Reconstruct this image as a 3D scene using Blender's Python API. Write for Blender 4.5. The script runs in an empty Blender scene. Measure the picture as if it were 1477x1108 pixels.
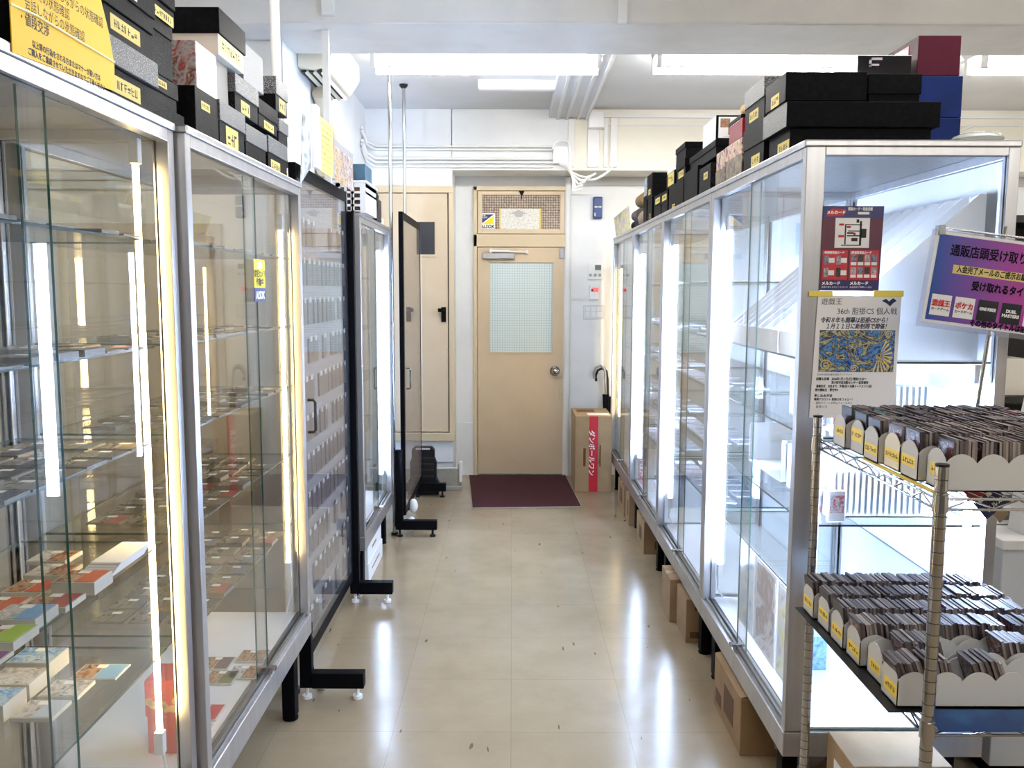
import bpy, math, random
from mathutils import Matrix, Vector
random.seed(7)
PI = math.pi
S = bpy.context.scene
C = S.collection

# ------------------------------------------------------------------ camera, world, exposure
cam = bpy.data.cameras.new('camera')
cam.sensor_width = 36.0
cam.lens = 1250.0 * 36.0 / 1477.0
cam.clip_start = 0.05
camo = bpy.data.objects.new('camera', cam)
C.objects.link(camo)
camo.matrix_world = (Matrix.Translation((0, 0, 1.68)) @ Matrix.Rotation(PI / 2 - 0.108, 4, 'X')
                     @ Matrix.Rotation(0.003, 4, 'Z'))
S.camera = camo
S.view_settings.view_transform = 'Standard'
S.view_settings.look = 'None'
S.view_settings.gamma = 1.0
S.view_settings.use_curve_mapping = False
S.view_settings.exposure = 0.2
w = bpy.data.worlds.new('world')
S.world = w
w.use_nodes = True
w.node_tree.nodes['Background'].inputs[0].default_value = (0.85, 0.93, 1, 1)
w.node_tree.nodes['Background'].inputs[1].default_value = 0.4
S.cycles.transparent_max_bounces = 48
S.cycles.max_bounces = 9
S.cycles.diffuse_bounces = 4
S.cycles.glossy_bounces = 5
S.cycles.caustics_reflective = False
S.cycles.caustics_refractive = False
S.cycles.sample_clamp_indirect = 6.0
S.cycles.use_denoising = True
LAMP = 56.0      # ceiling fluorescent tubes
LAMP_N = 32.0    # ceiling tubes nearer the entrance, and the added lamp behind the showcases
CASE_W = 185.0     # cold case tubes
CASE_Y = 52.0     # warm case tubes


# ------------------------------------------------------------------ materials
def lin(c):
    return tuple(((v / 255) / 12.92 if v / 255 <= 0.04045 else ((v / 255 + 0.055) / 1.055) ** 2.4) for v in c) + (1.0,)


MATS = {}


def mat(name, rgb, rough=0.5, metal=0.0, noise=None, bump=None, coat=0.0, emit=None, spec=0.5, noise_dims=(1, 1, 1)):
    """noise = (scale, rgb2, lo, hi); bump = (scale, strength)"""
    if name in MATS:
        return MATS[name]
    m = bpy.data.materials.new(name)
    m.use_nodes = True
    nt = m.node_tree
    b = nt.nodes['Principled BSDF']
    b.inputs['Base Color'].default_value = lin(rgb)
    b.inputs['Roughness'].default_value = rough
    b.inputs['Metallic'].default_value = metal
    b.inputs['Specular IOR Level'].default_value = spec
    if coat:
        b.inputs['Coat Weight'].default_value = coat
        b.inputs['Coat Roughness'].default_value = 0.05
    if emit:
        b.inputs['Emission Color'].default_value = lin(emit[0])
        b.inputs['Emission Strength'].default_value = emit[1]
    if noise or bump:
        tc = nt.nodes.new('ShaderNodeTexCoord')
        mp = nt.nodes.new('ShaderNodeMapping')
        mp.inputs['Scale'].default_value = noise_dims
        nt.links.new(tc.outputs['Object'], mp.inputs[0])
    if noise:
        n = nt.nodes.new('ShaderNodeTexNoise')
        n.inputs['Scale'].default_value = noise[0]
        n.inputs['Detail'].default_value = 6
        nt.links.new(mp.outputs[0], n.inputs['Vector'])
        r = nt.nodes.new('ShaderNodeValToRGB')
        r.color_ramp.elements[0].position = noise[2]
        r.color_ramp.elements[1].position = noise[3]
        r.color_ramp.elements[0].color = lin(rgb)
        r.color_ramp.elements[1].color = lin(noise[1])
        nt.links.new(n.outputs['Fac'], r.inputs[0])
        nt.links.new(r.outputs[0], b.inputs['Base Color'])
    if bump:
        n2 = nt.nodes.new('ShaderNodeTexNoise')
        n2.inputs['Scale'].default_value = bump[0]
        n2.inputs['Detail'].default_value = 4
        nt.links.new(mp.outputs[0], n2.inputs['Vector'])
        bp = nt.nodes.new('ShaderNodeBump')
        bp.inputs['Strength'].default_value = bump[1]
        bp.inputs['Distance'].default_value = 0.01
        nt.links.new(n2.outputs['Fac'], bp.inputs['Height'])
        nt.links.new(bp.outputs[0], b.inputs['Normal'])
    MATS[name] = m
    return m


def emis(name, rgb, strength):
    if name in MATS:
        return MATS[name]
    m = bpy.data.materials.new(name)
    m.use_nodes = True
    nt = m.node_tree
    nt.nodes.clear()
    e = nt.nodes.new('ShaderNodeEmission')
    e.inputs[0].default_value = lin(rgb)
    e.inputs[1].default_value = strength
    o = nt.nodes.new('ShaderNodeOutputMaterial')
    nt.links.new(e.outputs[0], o.inputs[0])
    MATS[name] = m
    return m


def clear(name, tint, f0=0.04, haze=0.0, hazecol=(220, 225, 225)):
    """pane of glass or acrylic: see-through with Fresnel reflection and a little haze"""
    if name in MATS:
        return MATS[name]
    m = bpy.data.materials.new(name)
    m.use_nodes = True
    nt = m.node_tree
    nt.nodes.clear()
    N = nt.nodes.new
    L = nt.links.new
    geo = N('ShaderNodeNewGeometry')
    dot = N('ShaderNodeVectorMath')
    dot.operation = 'DOT_PRODUCT'
    L(geo.outputs['Incoming'], dot.inputs[0])
    L(geo.outputs['Normal'], dot.inputs[1])

    def mth(op, a, b=None):
        n = N('ShaderNodeMath')
        n.operation = op
        for i, v in enumerate((a, b)):
            if v is None:
                continue
            if isinstance(v, (int, float)):
                n.inputs[i].default_value = v
            else:
                L(v, n.inputs[i])
        return n.outputs[0]
    c = mth('ABSOLUTE', dot.outputs['Value'])
    p = mth('POWER', mth('SUBTRACT', 1.0, c), 5.0)
    fac = mth('ADD', mth('MULTIPLY', p, 1 - f0), f0)
    tr = N('ShaderNodeBsdfTransparent')
    tr.inputs[0].default_value = lin(tint)
    gl = N('ShaderNodeBsdfGlossy')
    gl.inputs['Roughness'].default_value = 0.0
    mx = N('ShaderNodeMixShader')
    L(fac, mx.inputs[0])
    src = tr
    if haze:
        df = N('ShaderNodeBsdfDiffuse')
        df.inputs[0].default_value = lin(hazecol)
        mh = N('ShaderNodeMixShader')
        mh.inputs[0].default_value = haze
        L(tr.outputs[0], mh.inputs[1])
        L(df.outputs[0], mh.inputs[2])
        src = mh
    L(src.outputs[0], mx.inputs[1])
    L(gl.outputs[0], mx.inputs[2])
    o = N('ShaderNodeOutputMaterial')
    L(mx.outputs[0], o.inputs[0])
    MATS[name] = m
    return m


def art(name, cols, scale=18.0, rough=0.3, rand=True, spec=0.5, kind='noise', distort=2.0):
    """printed picture: blotches of the listed colours, shifted per object"""
    if name in MATS:
        return MATS[name]
    m = bpy.data.materials.new(name)
    m.use_nodes = True
    nt = m.node_tree
    N = nt.nodes.new
    L = nt.links.new
    b = nt.nodes['Principled BSDF']
    b.inputs['Roughness'].default_value = rough
    b.inputs['Specular IOR Level'].default_value = spec
    tc = N('ShaderNodeTexCoord')
    n = N('ShaderNodeTexNoise')
    n.noise_dimensions = '4D'
    n.inputs['Scale'].default_value = scale
    n.inputs['Detail'].default_value = 5
    n.inputs['Distortion'].default_value = distort
    L(tc.outputs['Object'], n.inputs['Vector'])
    r = N('ShaderNodeValToRGB')
    cr = r.color_ramp
    k = len(cols)
    cr.interpolation = 'CONSTANT' if kind == 'flat' else 'LINEAR'
    for i, c in enumerate(cols):
        pos = 0.28 + 0.44 * i / max(1, k - 1)
        if i < 2:
            e = cr.elements[i]
            e.position = pos
        else:
            e = cr.elements.new(pos)
        e.color = lin(c)
    if rand:
        oi = N('ShaderNodeObjectInfo')
        mu = N('ShaderNodeMath')
        mu.operation = 'MULTIPLY'
        mu.inputs[1].default_value = 40
        L(oi.outputs['Random'], mu.inputs[0])
        L(mu.outputs[0], n.inputs['W'])
    L(n.outputs['Fac'], r.inputs[0])
    L(r.outputs[0], b.inputs['Base Color'])
    MATS[name] = m
    return m


def pick(name, cols, rough=0.5):
    """one flat colour of the list per object"""
    if name in MATS:
        return MATS[name]
    m = bpy.data.materials.new(name)
    m.use_nodes = True
    nt = m.node_tree
    b = nt.nodes['Principled BSDF']
    b.inputs['Roughness'].default_value = rough
    oi = nt.nodes.new('ShaderNodeObjectInfo')
    r = nt.nodes.new('ShaderNodeValToRGB')
    r.color_ramp.interpolation = 'CONSTANT'
    for i, c in enumerate(cols):
        e = r.color_ramp.elements[i] if i < 2 else r.color_ramp.elements.new(i / len(cols))
        e.position = i / len(cols)
        e.color = lin(c)
    nt.links.new(oi.outputs['Random'], r.inputs[0])
    nt.links.new(r.outputs[0], b.inputs['Base Color'])
    MATS[name] = m
    return m


WALL = mat('wall_paint', (236, 238, 240), 0.55, noise=(3.0, (226, 229, 232), 0.35, 0.7), bump=(60, 0.05))
CREAM = mat('cream_paint', (240, 235, 222), 0.6, noise=(2.5, (231, 226, 213), 0.35, 0.7), bump=(60, 0.05))
CEIL = mat('ceiling_paint', (222, 223, 225), 0.5, noise=(2.0, (212, 214, 217), 0.4, 0.7))
BEAM = mat('beam_gloss_paint', (226, 225, 222), 0.22, noise=(4.0, (216, 216, 215), 0.4, 0.7), bump=(5, 0.12))
BEIGE = mat('beige_door_paint', (210, 191, 163), 0.42, noise=(5.0, (204, 185, 156), 0.35, 0.7), bump=(90, 0.05))
BEIGE2 = mat('beige_frame_paint', (206, 189, 158), 0.42)
ALU = mat('aluminium', (198, 198, 200), 0.32, 0.85, noise=(30, (184, 184, 187), 0.3, 0.7), noise_dims=(1, 1, 0.05))
ALUD = mat('aluminium_dark', (140, 138, 134), 0.35, 0.8)
CHROME = mat('chrome', (186, 186, 188), 0.10, 1.0)
STEEL = mat('steel_grey', (160, 162, 165), 0.3, 0.7)
BLACK = mat('black_metal', (10, 11, 15), 0.5, spec=0.06)
BLACKP = mat('black_plastic', (11, 11, 13), 0.45, spec=0.35)
DARK = mat('dark_void', (30, 28, 28), 0.7)
WHITEP = mat('white_plastic', (240, 240, 240), 0.35)
WHITEM = mat('white_metal', (232, 232, 230), 0.35)
PAPER = mat('white_paper', (245, 244, 246), 0.6)
YELLOW = mat('yellow_paper', (240, 192, 22), 0.55)
LABEL = mat('masking_tape', (214, 192, 100), 0.6)
INK = mat('black_ink', (25, 22, 20), 0.6)
NAVY = mat('navy_ink', (32, 36, 92), 0.5)
RED = mat('red_ink', (190, 28, 44), 0.5)
WINK = mat('white_ink', (250, 250, 250), 0.5)
CARD = mat('cardboard', (148, 122, 90), 0.75, noise=(9, (136, 110, 80), 0.35, 0.65), bump=(120, 0.05))
CARD2 = mat('cardboard_pale', (172, 148, 116), 0.75, noise=(9, (162, 138, 106), 0.35, 0.65))
SPECK = mat('black_speckled_board', (13, 13, 15), 0.55, spec=0.06, noise=(420, (78, 78, 80), 0.56, 0.68), bump=(260, 0.25))
BLKB = mat('black_board', (9, 9, 12), 0.5, spec=0.05, noise=(60, (17, 17, 20), 0.4, 0.7), bump=(140, 0.08))
GLASS = clear('glass_pane', (254, 255, 255))
GEDGE = mat('glass_edge', (40, 92, 84), 0.15)
ACRY = clear('acrylic_door', (250, 250, 250), 0.05, haze=0.05, hazecol=(225, 225, 230))
SHEDGE = mat('shelf_glass_edge', (38, 60, 52), 0.3)
TUBE_C = emis('tube_ceiling', (255, 251, 244), LAMP)
TUBE_N = emis('tube_entrance', (255, 251, 244), LAMP_N)
TUBE_W = emis('tube_cold', (192, 216, 255), CASE_W)
TUBE_Y = emis('tube_warm', (255, 218, 146), CASE_Y)


# floor: vinyl tiles, worn and waxed
def floor_mat():
    m = bpy.data.materials.new('vinyl_tile_floor')
    m.use_nodes = True
    nt = m.node_tree
    N = nt.nodes.new
    L = nt.links.new
    b = nt.nodes['Principled BSDF']
    tc = N('ShaderNodeTexCoord')
    br = N('ShaderNodeTexBrick')
    br.offset = 0.0
    br.inputs['Scale'].default_value = 1.0
    br.inputs['Brick Width'].default_value = 0.45
    br.inputs['Row Height'].default_value = 0.45
    br.inputs['Mortar Size'].default_value = 0.0012
    br.inputs['Mortar Smooth'].default_value = 0.5
    br.inputs['Color1'].default_value = lin((158, 142, 118))
    br.inputs['Color2'].default_value = lin((153, 137, 113))
    br.inputs['Mortar'].default_value = lin((132, 117, 97))
    L(tc.outputs['Object'], br.inputs['Vector'])
    n = N('ShaderNodeTexNoise')
    n.inputs['Scale'].default_value = 3.2
    n.inputs['Detail'].default_value = 8
    n.inputs['Roughness'].default_value = 0.65
    L(tc.outputs['Object'], n.inputs['Vector'])
    r = N('ShaderNodeValToRGB')
    r.color_ramp.elements[0].position = 0.3
    r.color_ramp.elements[0].color = (0.80, 0.78, 0.73, 1)
    r.color_ramp.elements[1].position = 0.62
    r.color_ramp.elements[1].color = (1, 1, 1, 1)
    L(n.outputs['Fac'], r.inputs[0])
    mx = N('ShaderNodeMixRGB')
    mx.blend_type = 'MULTIPLY'
    mx.inputs[0].default_value = 0.8
    L(br.outputs['Color'], mx.inputs[1])
    L(r.outputs[0], mx.inputs[2])
    # scuffs: short dark scratches
    mp = N('ShaderNodeMapping')
    mp.inputs['Scale'].default_value = (1.0, 0.22, 1)
    mp.inputs['Rotation'].default_value = (0, 0, 0.35)
    L(tc.outputs['Object'], mp.inputs[0])
    v = N('ShaderNodeTexNoise')
    v.inputs['Scale'].default_value = 34
    v.inputs['Detail'].default_value = 1
    L(mp.outputs[0], v.inputs['Vector'])
    gt = N('ShaderNodeMath')
    gt.operation = 'GREATER_THAN'
    gt.inputs[1].default_value = 0.76
    L(v.outputs['Fac'], gt.inputs[0])
    mx2 = N('ShaderNodeMixRGB')
    mx2.inputs[2].default_value = lin((96, 86, 70))
    L(gt.outputs[0], mx2.inputs[0])
    L(mx.outputs[0], mx2.inputs[1])
    L(mx2.outputs[0], b.inputs['Base Color'])
    n3 = N('ShaderNodeTexNoise')
    n3.inputs['Scale'].default_value = 6
    n3.inputs['Detail'].default_value = 5
    L(tc.outputs['Object'], n3.inputs['Vector'])
    mr = N('ShaderNodeMapRange')
    mr.inputs['From Min'].default_value = 0.3
    mr.inputs['From Max'].default_value = 0.7
    mr.inputs['To Min'].default_value = 0.13
    mr.inputs['To Max'].default_value = 0.24
    L(n3.outputs['Fac'], mr.inputs[0])
    L(mr.outputs[0], b.inputs['Roughness'])
    bp = N('ShaderNodeBump')
    bp.inputs['Strength'].default_value = 0.02
    bp.inputs['Distance'].default_value = 0.01
    L(n3.outputs['Fac'], bp.inputs['Height'])
    L(bp.outputs[0], b.inputs['Normal'])
    return m


FLOOR = floor_mat()


# ------------------------------------------------------------------ mesh builder (world coordinates)
class MB:
    def __init__(s):
        s.v, s.f, s.m = [], [], []

    def add(s, vs, fs, mi=0):
        o = len(s.v)
        s.v += [tuple(p) for p in vs]
        for i, f in enumerate(fs):
            s.f.append([o + k for k in f])
            s.m.append(mi[i] if isinstance(mi, (list, tuple)) else mi)
        return s

    def box(s, x0, x1, y0, y1, z0, z1, mi=0, skip=''):
        x0, x1 = min(x0, x1), max(x0, x1)
        y0, y1 = min(y0, y1), max(y0, y1)
        z0, z1 = min(z0, z1), max(z0, z1)
        vs = [(x0, y0, z0), (x1, y0, z0), (x1, y1, z0), (x0, y1, z0), (x0, y0, z1), (x1, y0, z1), (x1, y1, z1), (x0, y1, z1)]
        F = {'b': (0, 3, 2, 1), 't': (4, 5, 6, 7), 'n': (0, 1, 5, 4), 'e': (1, 2, 6, 5), 'f': (2, 3, 7, 6), 'w': (3, 0, 4, 7)}
        ks = [k for k in F if k not in skip]
        mis = [mi.get(k, mi.get('*', 0)) for k in ks] if isinstance(mi, dict) else mi
        return s.add(vs, [F[k] for k in ks], mis)

    def pane(s, axis, x0, x1, y0, y1, z0, z1):
        """glass slab: big faces slot 0, cut edges slot 1"""
        big = {'x': 'ew', 'y': 'nf', 'z': 'tb'}[axis]
        return s.box(x0, x1, y0, y1, z0, z1, {big[0]: 0, big[1]: 0, '*': 1})

    def cyl(s, p0, p1, r, n=16, r1=None, mi=0, cap=True):
        p0, p1 = Vector(p0), Vector(p1)
        r1 = r if r1 is None else r1
        d = (p1 - p0).normalized()
        a = d.orthogonal().normalized()
        b = d.cross(a)
        vs = []
        for p, q in ((p0, r), (p1, r1)):
            for i in range(n):
                t = 2 * PI * i / n
                vs.append(p + (a * math.cos(t) + b * math.sin(t)) * q)
        fs = [(i, (i + 1) % n, n + (i + 1) % n, n + i) for i in range(n)]
        if cap:
            fs += [tuple(range(n - 1, -1, -1)), tuple(range(n, 2 * n))]
        return s.add(vs, fs, mi)

    def tube(s, pts, r, n=10, mi=0):
        P = [Vector(p) for p in pts]
        vs, fs = [], []
        a = None
        for i, p in enumerate(P):
            d = (P[min(i + 1, len(P) - 1)] - P[max(i - 1, 0)]).normalized()
            a = d.orthogonal().normalized() if a is None else (a - d * a.dot(d)).normalized()
            b = d.cross(a)
            for k in range(n):
                t = 2 * PI * k / n
                vs.append(p + (a * math.cos(t) + b * math.sin(t)) * r)
        for i in range(len(P) - 1):
            for k in range(n):
                fs.append((i * n + k, i * n + (k + 1) % n, (i + 1) * n + (k + 1) % n, (i + 1) * n + k))
        fs += [tuple(range(n - 1, -1, -1)), tuple(range((len(P) - 1) * n, len(P) * n))]
        return s.add(vs, fs, mi)

    def prism(s, poly, axis, a0, a1, mi=0):
        """polygon in the two other axes, extruded along axis"""
        def put(u, v, t):
            return {'x': (t, u, v), 'y': (u, t, v), 'z': (u, v, t)}[axis]
        n = len(poly)
        vs = [put(u, v, a0) for u, v in poly] + [put(u, v, a1) for u, v in poly]
        fs = [tuple(range(n)), tuple(range(2 * n - 1, n - 1, -1))] + [(i, n + i, n + (i + 1) % n, (i + 1) % n) for i in range(n)]
        return s.add(vs, fs, mi)

    def sphere(s, c, r, n=14, sz=1.0, mi=0):
        vs, fs = [], []
        m = n // 2
        for j in range(m + 1):
            ph = PI * j / m
            for i in range(n):
                t = 2 * PI * i / n
                vs.append((c[0] + r * math.sin(ph) * math.cos(t), c[1] + r * math.sin(ph) * math.sin(t), c[2] + r * sz * math.cos(ph)))
        for j in range(m):
            for i in range(n):
                fs.append((j * n + i, j * n + (i + 1) % n, (j + 1) * n + (i + 1) % n, (j + 1) * n + i))
        return s.add(vs, fs, mi)


ORG = {}


def build(mb, name, mats, parent=None, base=None, bev=0.0, smooth=False):
    me = bpy.data.meshes.new(name)
    o0 = Vector(ORG[parent.name]) if parent else Vector(base or (0, 0, 0))
    me.from_pydata([tuple(Vector(p) - o0) for p in mb.v], [], mb.f)
    for m in (mats if isinstance(mats, (list, tuple)) else [mats]):
        me.materials.append(m)
    me.polygons.foreach_set('material_index', mb.m)
    if smooth:
        me.polygons.foreach_set('use_smooth', [True] * len(me.polygons))
    me.update()
    import bmesh
    bm = bmesh.new()
    bm.from_mesh(me)
    bmesh.ops.recalc_face_normals(bm, faces=bm.faces)
    bm.to_mesh(me)
    bm.free()
    o = bpy.data.objects.new(name, me)
    C.objects.link(o)
    if parent:
        o.parent = parent
    else:
        o.location = o0
    ORG[o.name] = tuple(o0)
    if bev:
        md = o.modifiers.new('bevel', 'BEVEL')
        md.width = bev
        md.segments = 2
        md.limit_method = 'ANGLE'
    if smooth and hasattr(me, 'set_sharp_from_angle'):
        me.set_sharp_from_angle(angle=0.7)
    return o


def tag(o, label, cat, group=None):
    o['label'] = label
    o['category'] = cat
    if group:
        o['group'] = group
    return o


def thing(name, label, cat, loc, group=None):
    o = bpy.data.objects.new(name, None)
    o.empty_display_size = 0.1
    C.objects.link(o)
    o.location = loc
    ORG[o.name] = tuple(loc)
    return tag(o, label, cat, group)


def struct(mb, name, mats, bev=0.0, parent=None):
    o = build(mb, name, mats, parent, bev=bev)
    if not parent:
        o['kind'] = 'structure'
    return o


FONTC = {}


def text(body, size, loc, mats, parent, rz=0.0, align='LEFT', sx=1.0, shear=0.0, name='lettering', bold=0.0, rx=PI / 2, ry=0.0, spacing=1.0):
    """flat lettering lying on an upright surface that faces -y when rz = 0"""
    c = bpy.data.curves.new(name, 'FONT')
    c.body = body
    c.size = size
    c.align_x = align
    c.align_y = 'CENTER'
    c.resolution_u = 2
    c.shear = shear
    c.space_character = spacing
    c.space_line = 1.05
    c.materials.append(mats)
    o = bpy.data.objects.new(name, c)
    C.objects.link(o)
    o.parent = parent
    o.location = Vector(loc) - Vector(ORG[parent.name])
    o.rotation_euler = (rx, ry, rz)
    o.scale = (sx, 1, 1)
    if bold:
        o['heavy'] = bold
    return o


def copies(o, places, labels=None):
    """copies of a single-mesh thing: places = [(loc, rot)]"""
    out = []
    for i, (loc, rot) in enumerate(places):
        c = o if i == 0 else o.copy()
        if i:
            C.objects.link(c)
        c.location = loc
        c.rotation_euler = rot
        if labels:
            c['label'] = labels[i]
        out.append(c)
    return out


# ------------------------------------------------------------------ room shell
YU, YD = 7.38, 7.80     # upper wall face, recessed door wall face
ZC = 3.17
struct(MB().box(-3.4, 5.2, -4.5, 8.1, -0.12, 0.0), 'floor', FLOOR)
struct(MB().box(-3.4, 5.2, -4.5, 8.1, ZC, ZC + 0.12), 'ceiling', CEIL)
wb = MB()
wb.box(-0.51, 5.2, YD, 8.0, 0, 2.69)
struct(wb, 'wall_back', WALL)
struct(MB().box(-0.51, 0.455, YU, 8.0, 2.675, ZC), 'wall_lintel', WALL)
struct(MB().box(0.455, 5.2, YU, 8.0, 2.675, ZC), 'wall_lintel_cream', CREAM)
wl = MB()
wl.box(-1.22, -0.51, YU, 8.0, 2.54, ZC)
wl.box(-1.22, -0.51, YU, 8.0, 0.2, 0.39)
wl.box(-1.22, -0.51, YU + 0.10, 8.0, 0.39, 2.54)
wl.box(-0.505, -0.51, YU, 8.0, 0.2, ZC)
wl.box(-1.22, -0.51, YU + 0.02, 8.0, 0.0, 0.2)
struct(wl, 'wall_cupboard', WALL)
struct(MB().box(-1.42, -1.22, 4.75, 8.0, 0, ZC), 'wall_left', WALL)
struct(MB().box(-3.4, -1.42, 4.75, 4.9, 0, ZC), 'wall_partition', CREAM)
struct(MB().box(-3.4, -3.25, -4.5, 4.75, 0, ZC), 'wall_far_left', CREAM)
struct(MB().box(5.05, 5.2, -4.5, 7.38, 0, ZC), 'wall_right', CREAM)
struct(MB().box(-3.4, 5.2, -4.5, -4.35, 0, ZC), 'wall_behind', mat('shop_back_wall', (120, 116, 112), 0.6))
struct(MB().box(-3.25, 5.05, 4.45, 5.02, 2.99, ZC), 'ceiling_beam', BEAM, bev=0.012)
struct(MB().box(-3.25, 5.05, 0.6, 1.1, 2.99, ZC), 'ceiling_beam', BEAM, bev=0.012)
struct(MB().box(0.30, 0.62, 5.02, YU, 3.10, ZC), 'ceiling_beam', CEIL, bev=0.006)
# raceways along the ceiling rib, picture rail, conduits: fixed trim
rw = MB()
for x in (0.36, 0.44, 0.53, 0.60):
    rw.box(x, x + 0.022, 5.02, YU, 3.085, 3.10)
struct(rw, 'trim_1', WHITEM)
struct(MB().box(0.62, 5.05, YU - 0.03, YU, 3.10, 3.135).box(0.62, 5.05, YU - 0.018, YU, 3.04, 3.055), 'trim_2', WHITEM)
struct(MB().box(0.515, 0.56, 4.425, 4.45, 2.99, ZC), 'trim_3', WHITEM)
struct(MB().box(-0.94, -0.88, 4.42, 4.45, 3.02, ZC), 'trim_4', WHITEM)
vr = MB()
for x, wd in ((0.462, 0.05), (0.62, 0.10), (0.755, 0.035), (0.81, 0.06)):
    vr.box(x, x + wd, YU - 0.02, YU, 2.70, 3.10)
struct(vr, 'trim_5', WHITEM, bev=0.004)
pr = MB()
pr.box(0.50, 0.525, YD - 0.02, YD, 1.60, 2.60)
pr.box(0.525, 0.66, YD - 0.015, YD, 1.60, 1.625)
pr.box(0.525, 0.70, YD - 0.015, YD, 2.52, 2.545)
pr.box(0.52, 5.0, YD - 0.02, YD, 2.60, 2.625)
struct(pr, 'trim_6', WHITEM)
struct(MB().cyl((0.488, YD - 0.03, 0), (0.488, YD - 0.03, 2.67), 0.030, 18), 'trim_7', WALL)
struct(MB().box(-0.51, -0.34, YD - 0.02, YD, 0, 0.48), 'baseboard_back', WALL)

# upper wall pipes
t = thing('conduit_run', 'white conduit pipes running across the upper wall above the doors', 'pipe', (-0.4, YU, 2.7))
for z, r in ((2.865, 0.010), (2.838, 0.010), (2.765, 0.012), (2.735, 0.012), (2.70, 0.009)):
    mb = MB().tube([(-1.20, YU - 0.30, z + 0.10), (-1.20, YU - 0.10, z + 0.03), (-1.14, YU - 0.016, z), (-0.6, YU - 0.016, z), (0.335, YU - 0.016, z)], r, 10)
    build(mb, 'pipe', WHITEM, t, smooth=True)
t = thing('junction_box', 'square white junction box where the wall pipes meet', 'junction box', (0.40, YU, 2.72))
build(MB().box(0.332, 0.462, YU - 0.07, YU, 2.722, 2.858), 'housing', WHITEP, t, bev=0.004)
build(MB().box(0.336, 0.458, YU - 0.078, YU - 0.07, 2.726, 2.854), 'cover', WHITEP, t, bev=0.002)
t = thing('cable_bundle', 'loose white cables looping out below the square junction box', 'cable', (0.45, YU, 2.6))
for i in range(5):
    d = i * 0.018
    pts = []
    for k in range(13):
        u = k / 12
        pts.append((0.385 + 0.016 * i + (0.30 - 0.05 * i) * u + 0.02 * math.sin(u * (3 + i)), YU - 0.09 - 0.014 * i, 2.72 - (0.15 + 0.022 * i) * math.sin(min(1, u * (1.2 + .1 * i)) * PI / 2) + (0.07 - .012 * i) * u * u))
    build(MB().tube(pts, 0.009, 8), 'cable', WHITEP, t, smooth=True)
pts = [(0.47 + 0.36 * k / 14, YU - 0.06, 2.66 - 0.085 * math.sin(PI * k / 14) + 0.03 * (k / 14)) for k in range(15)]
build(MB().tube(pts, 0.011, 8), 'cable', WHITEP, t, smooth=True)
pts = [(0.33 + 0.15 * (0.5 - 0.5 * math.cos(PI * k / 12)), YU - 0.10, 2.83 + 0.07 * math.sin(PI * k / 12) - (0.2 * max(0, k - 9) / 3)) for k in range(13)]
build(MB().tube(pts, 0.010, 8), 'cable', WHITEP, t, smooth=True)
t = thing('wall_box', 'small white box high on the wall under the ceiling raceways', 'junction box', (0.686, YU, 3.0))
build(MB().box(0.622, 0.75, YU - 0.09, YU - 0.02, 3.005, 3.14), 'housing', WHITEP, t, bev=0.004)
build(MB().box(0.626, 0.746, YU - 0.098, YU - 0.09, 3.009, 3.136), 'cover', WHITEP, t, bev=0.002)

# ------------------------------------------------------------------ main door and transom
df = MB()
df.box(-0.345, -0.312, YD - 0.05, YD, 0, 2.585)
df.box(0.465, 0.497, YD - 0.05, YD, 0, 2.585)
df.box(-0.345, 0.497, YD - 0.05, YD, 2.55, 2.585)
df.box(-0.345, 0.497, YD - 0.05, YD, 2.06, 2.17)
door1 = struct(df, 'door_1', BEIGE2, bev=0.004)
ORG[door1.name] = (0, 0, 0)
lf = MB()
lx0, lx1, lz0, lz1 = -0.307, 0.460, 0.015, 2.055
wx0, wx1, wz0, wz1 = -0.206, 0.367, 1.120, 1.930
lf.box(lx0, wx0, YD - 0.035, YD, lz0, lz1)
lf.box(wx1, lx1, YD - 0.035, YD, lz0, lz1)
lf.box(wx0, wx1, YD - 0.035, YD, lz0, wz0)
lf.box(wx0, wx1, YD - 0.035, YD, wz1, lz1)
leaf = build(lf, 'door_leaf', BEIGE, door1)
fr = MB()
for a in ((wx0 - 0.006, wx0 + 0.008, wz0 - 0.006, wz1 + 0.006), (wx1 - 0.008, wx1 + 0.006, wz0 - 0.006, wz1 + 0.006)):
    fr.box(a[0], a[1], YD - 0.041, YD - 0.034, a[2], a[3])
for a in ((wz0 - 0.008, wz0 + 0.006), (wz1 - 0.006, wz1 + 0.008)):
    fr.box(wx0, wx1, YD - 0.041, YD - 0.034, a[0], a[1])
build(fr, 'window_bead', BEIGE2, leaf)


def wired():
    m = bpy.data.materials.new('wired_frosted_glass')
    m.use_nodes = True
    nt = m.node_tree
    N = nt.nodes.new
    L = nt.links.new
    b = nt.nodes['Principled BSDF']
    tc = N('ShaderNodeTexCoord')
    br = N('ShaderNodeTexBrick')
    br.offset = 0
    br.inputs['Scale'].default_value = 1
    br.inputs['Brick Width'].default_value = 0.022
    br.inputs['Row Height'].default_value = 0.022
    br.inputs['Mortar Size'].default_value = 0.0016
    br.inputs['Color1'].default_value = lin((220, 236, 242))
    br.inputs['Color2'].default_value = lin((223, 238, 243))
    br.inputs['Mortar'].default_value = lin((180, 204, 212))
    mp = N('ShaderNodeMapping')
    mp.inputs['Rotation'].default_value = (PI / 2, 0, 0)
    L(tc.outputs['Object'], mp.inputs[0])
    L(mp.outputs[0], br.inputs['Vector'])
    L(br.outputs['Color'], b.inputs['Base Color'])
    b.inputs['Roughness'].default_value = 0.06
    b.inputs['Specular IOR Level'].default_value = 0.9
    return m


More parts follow.
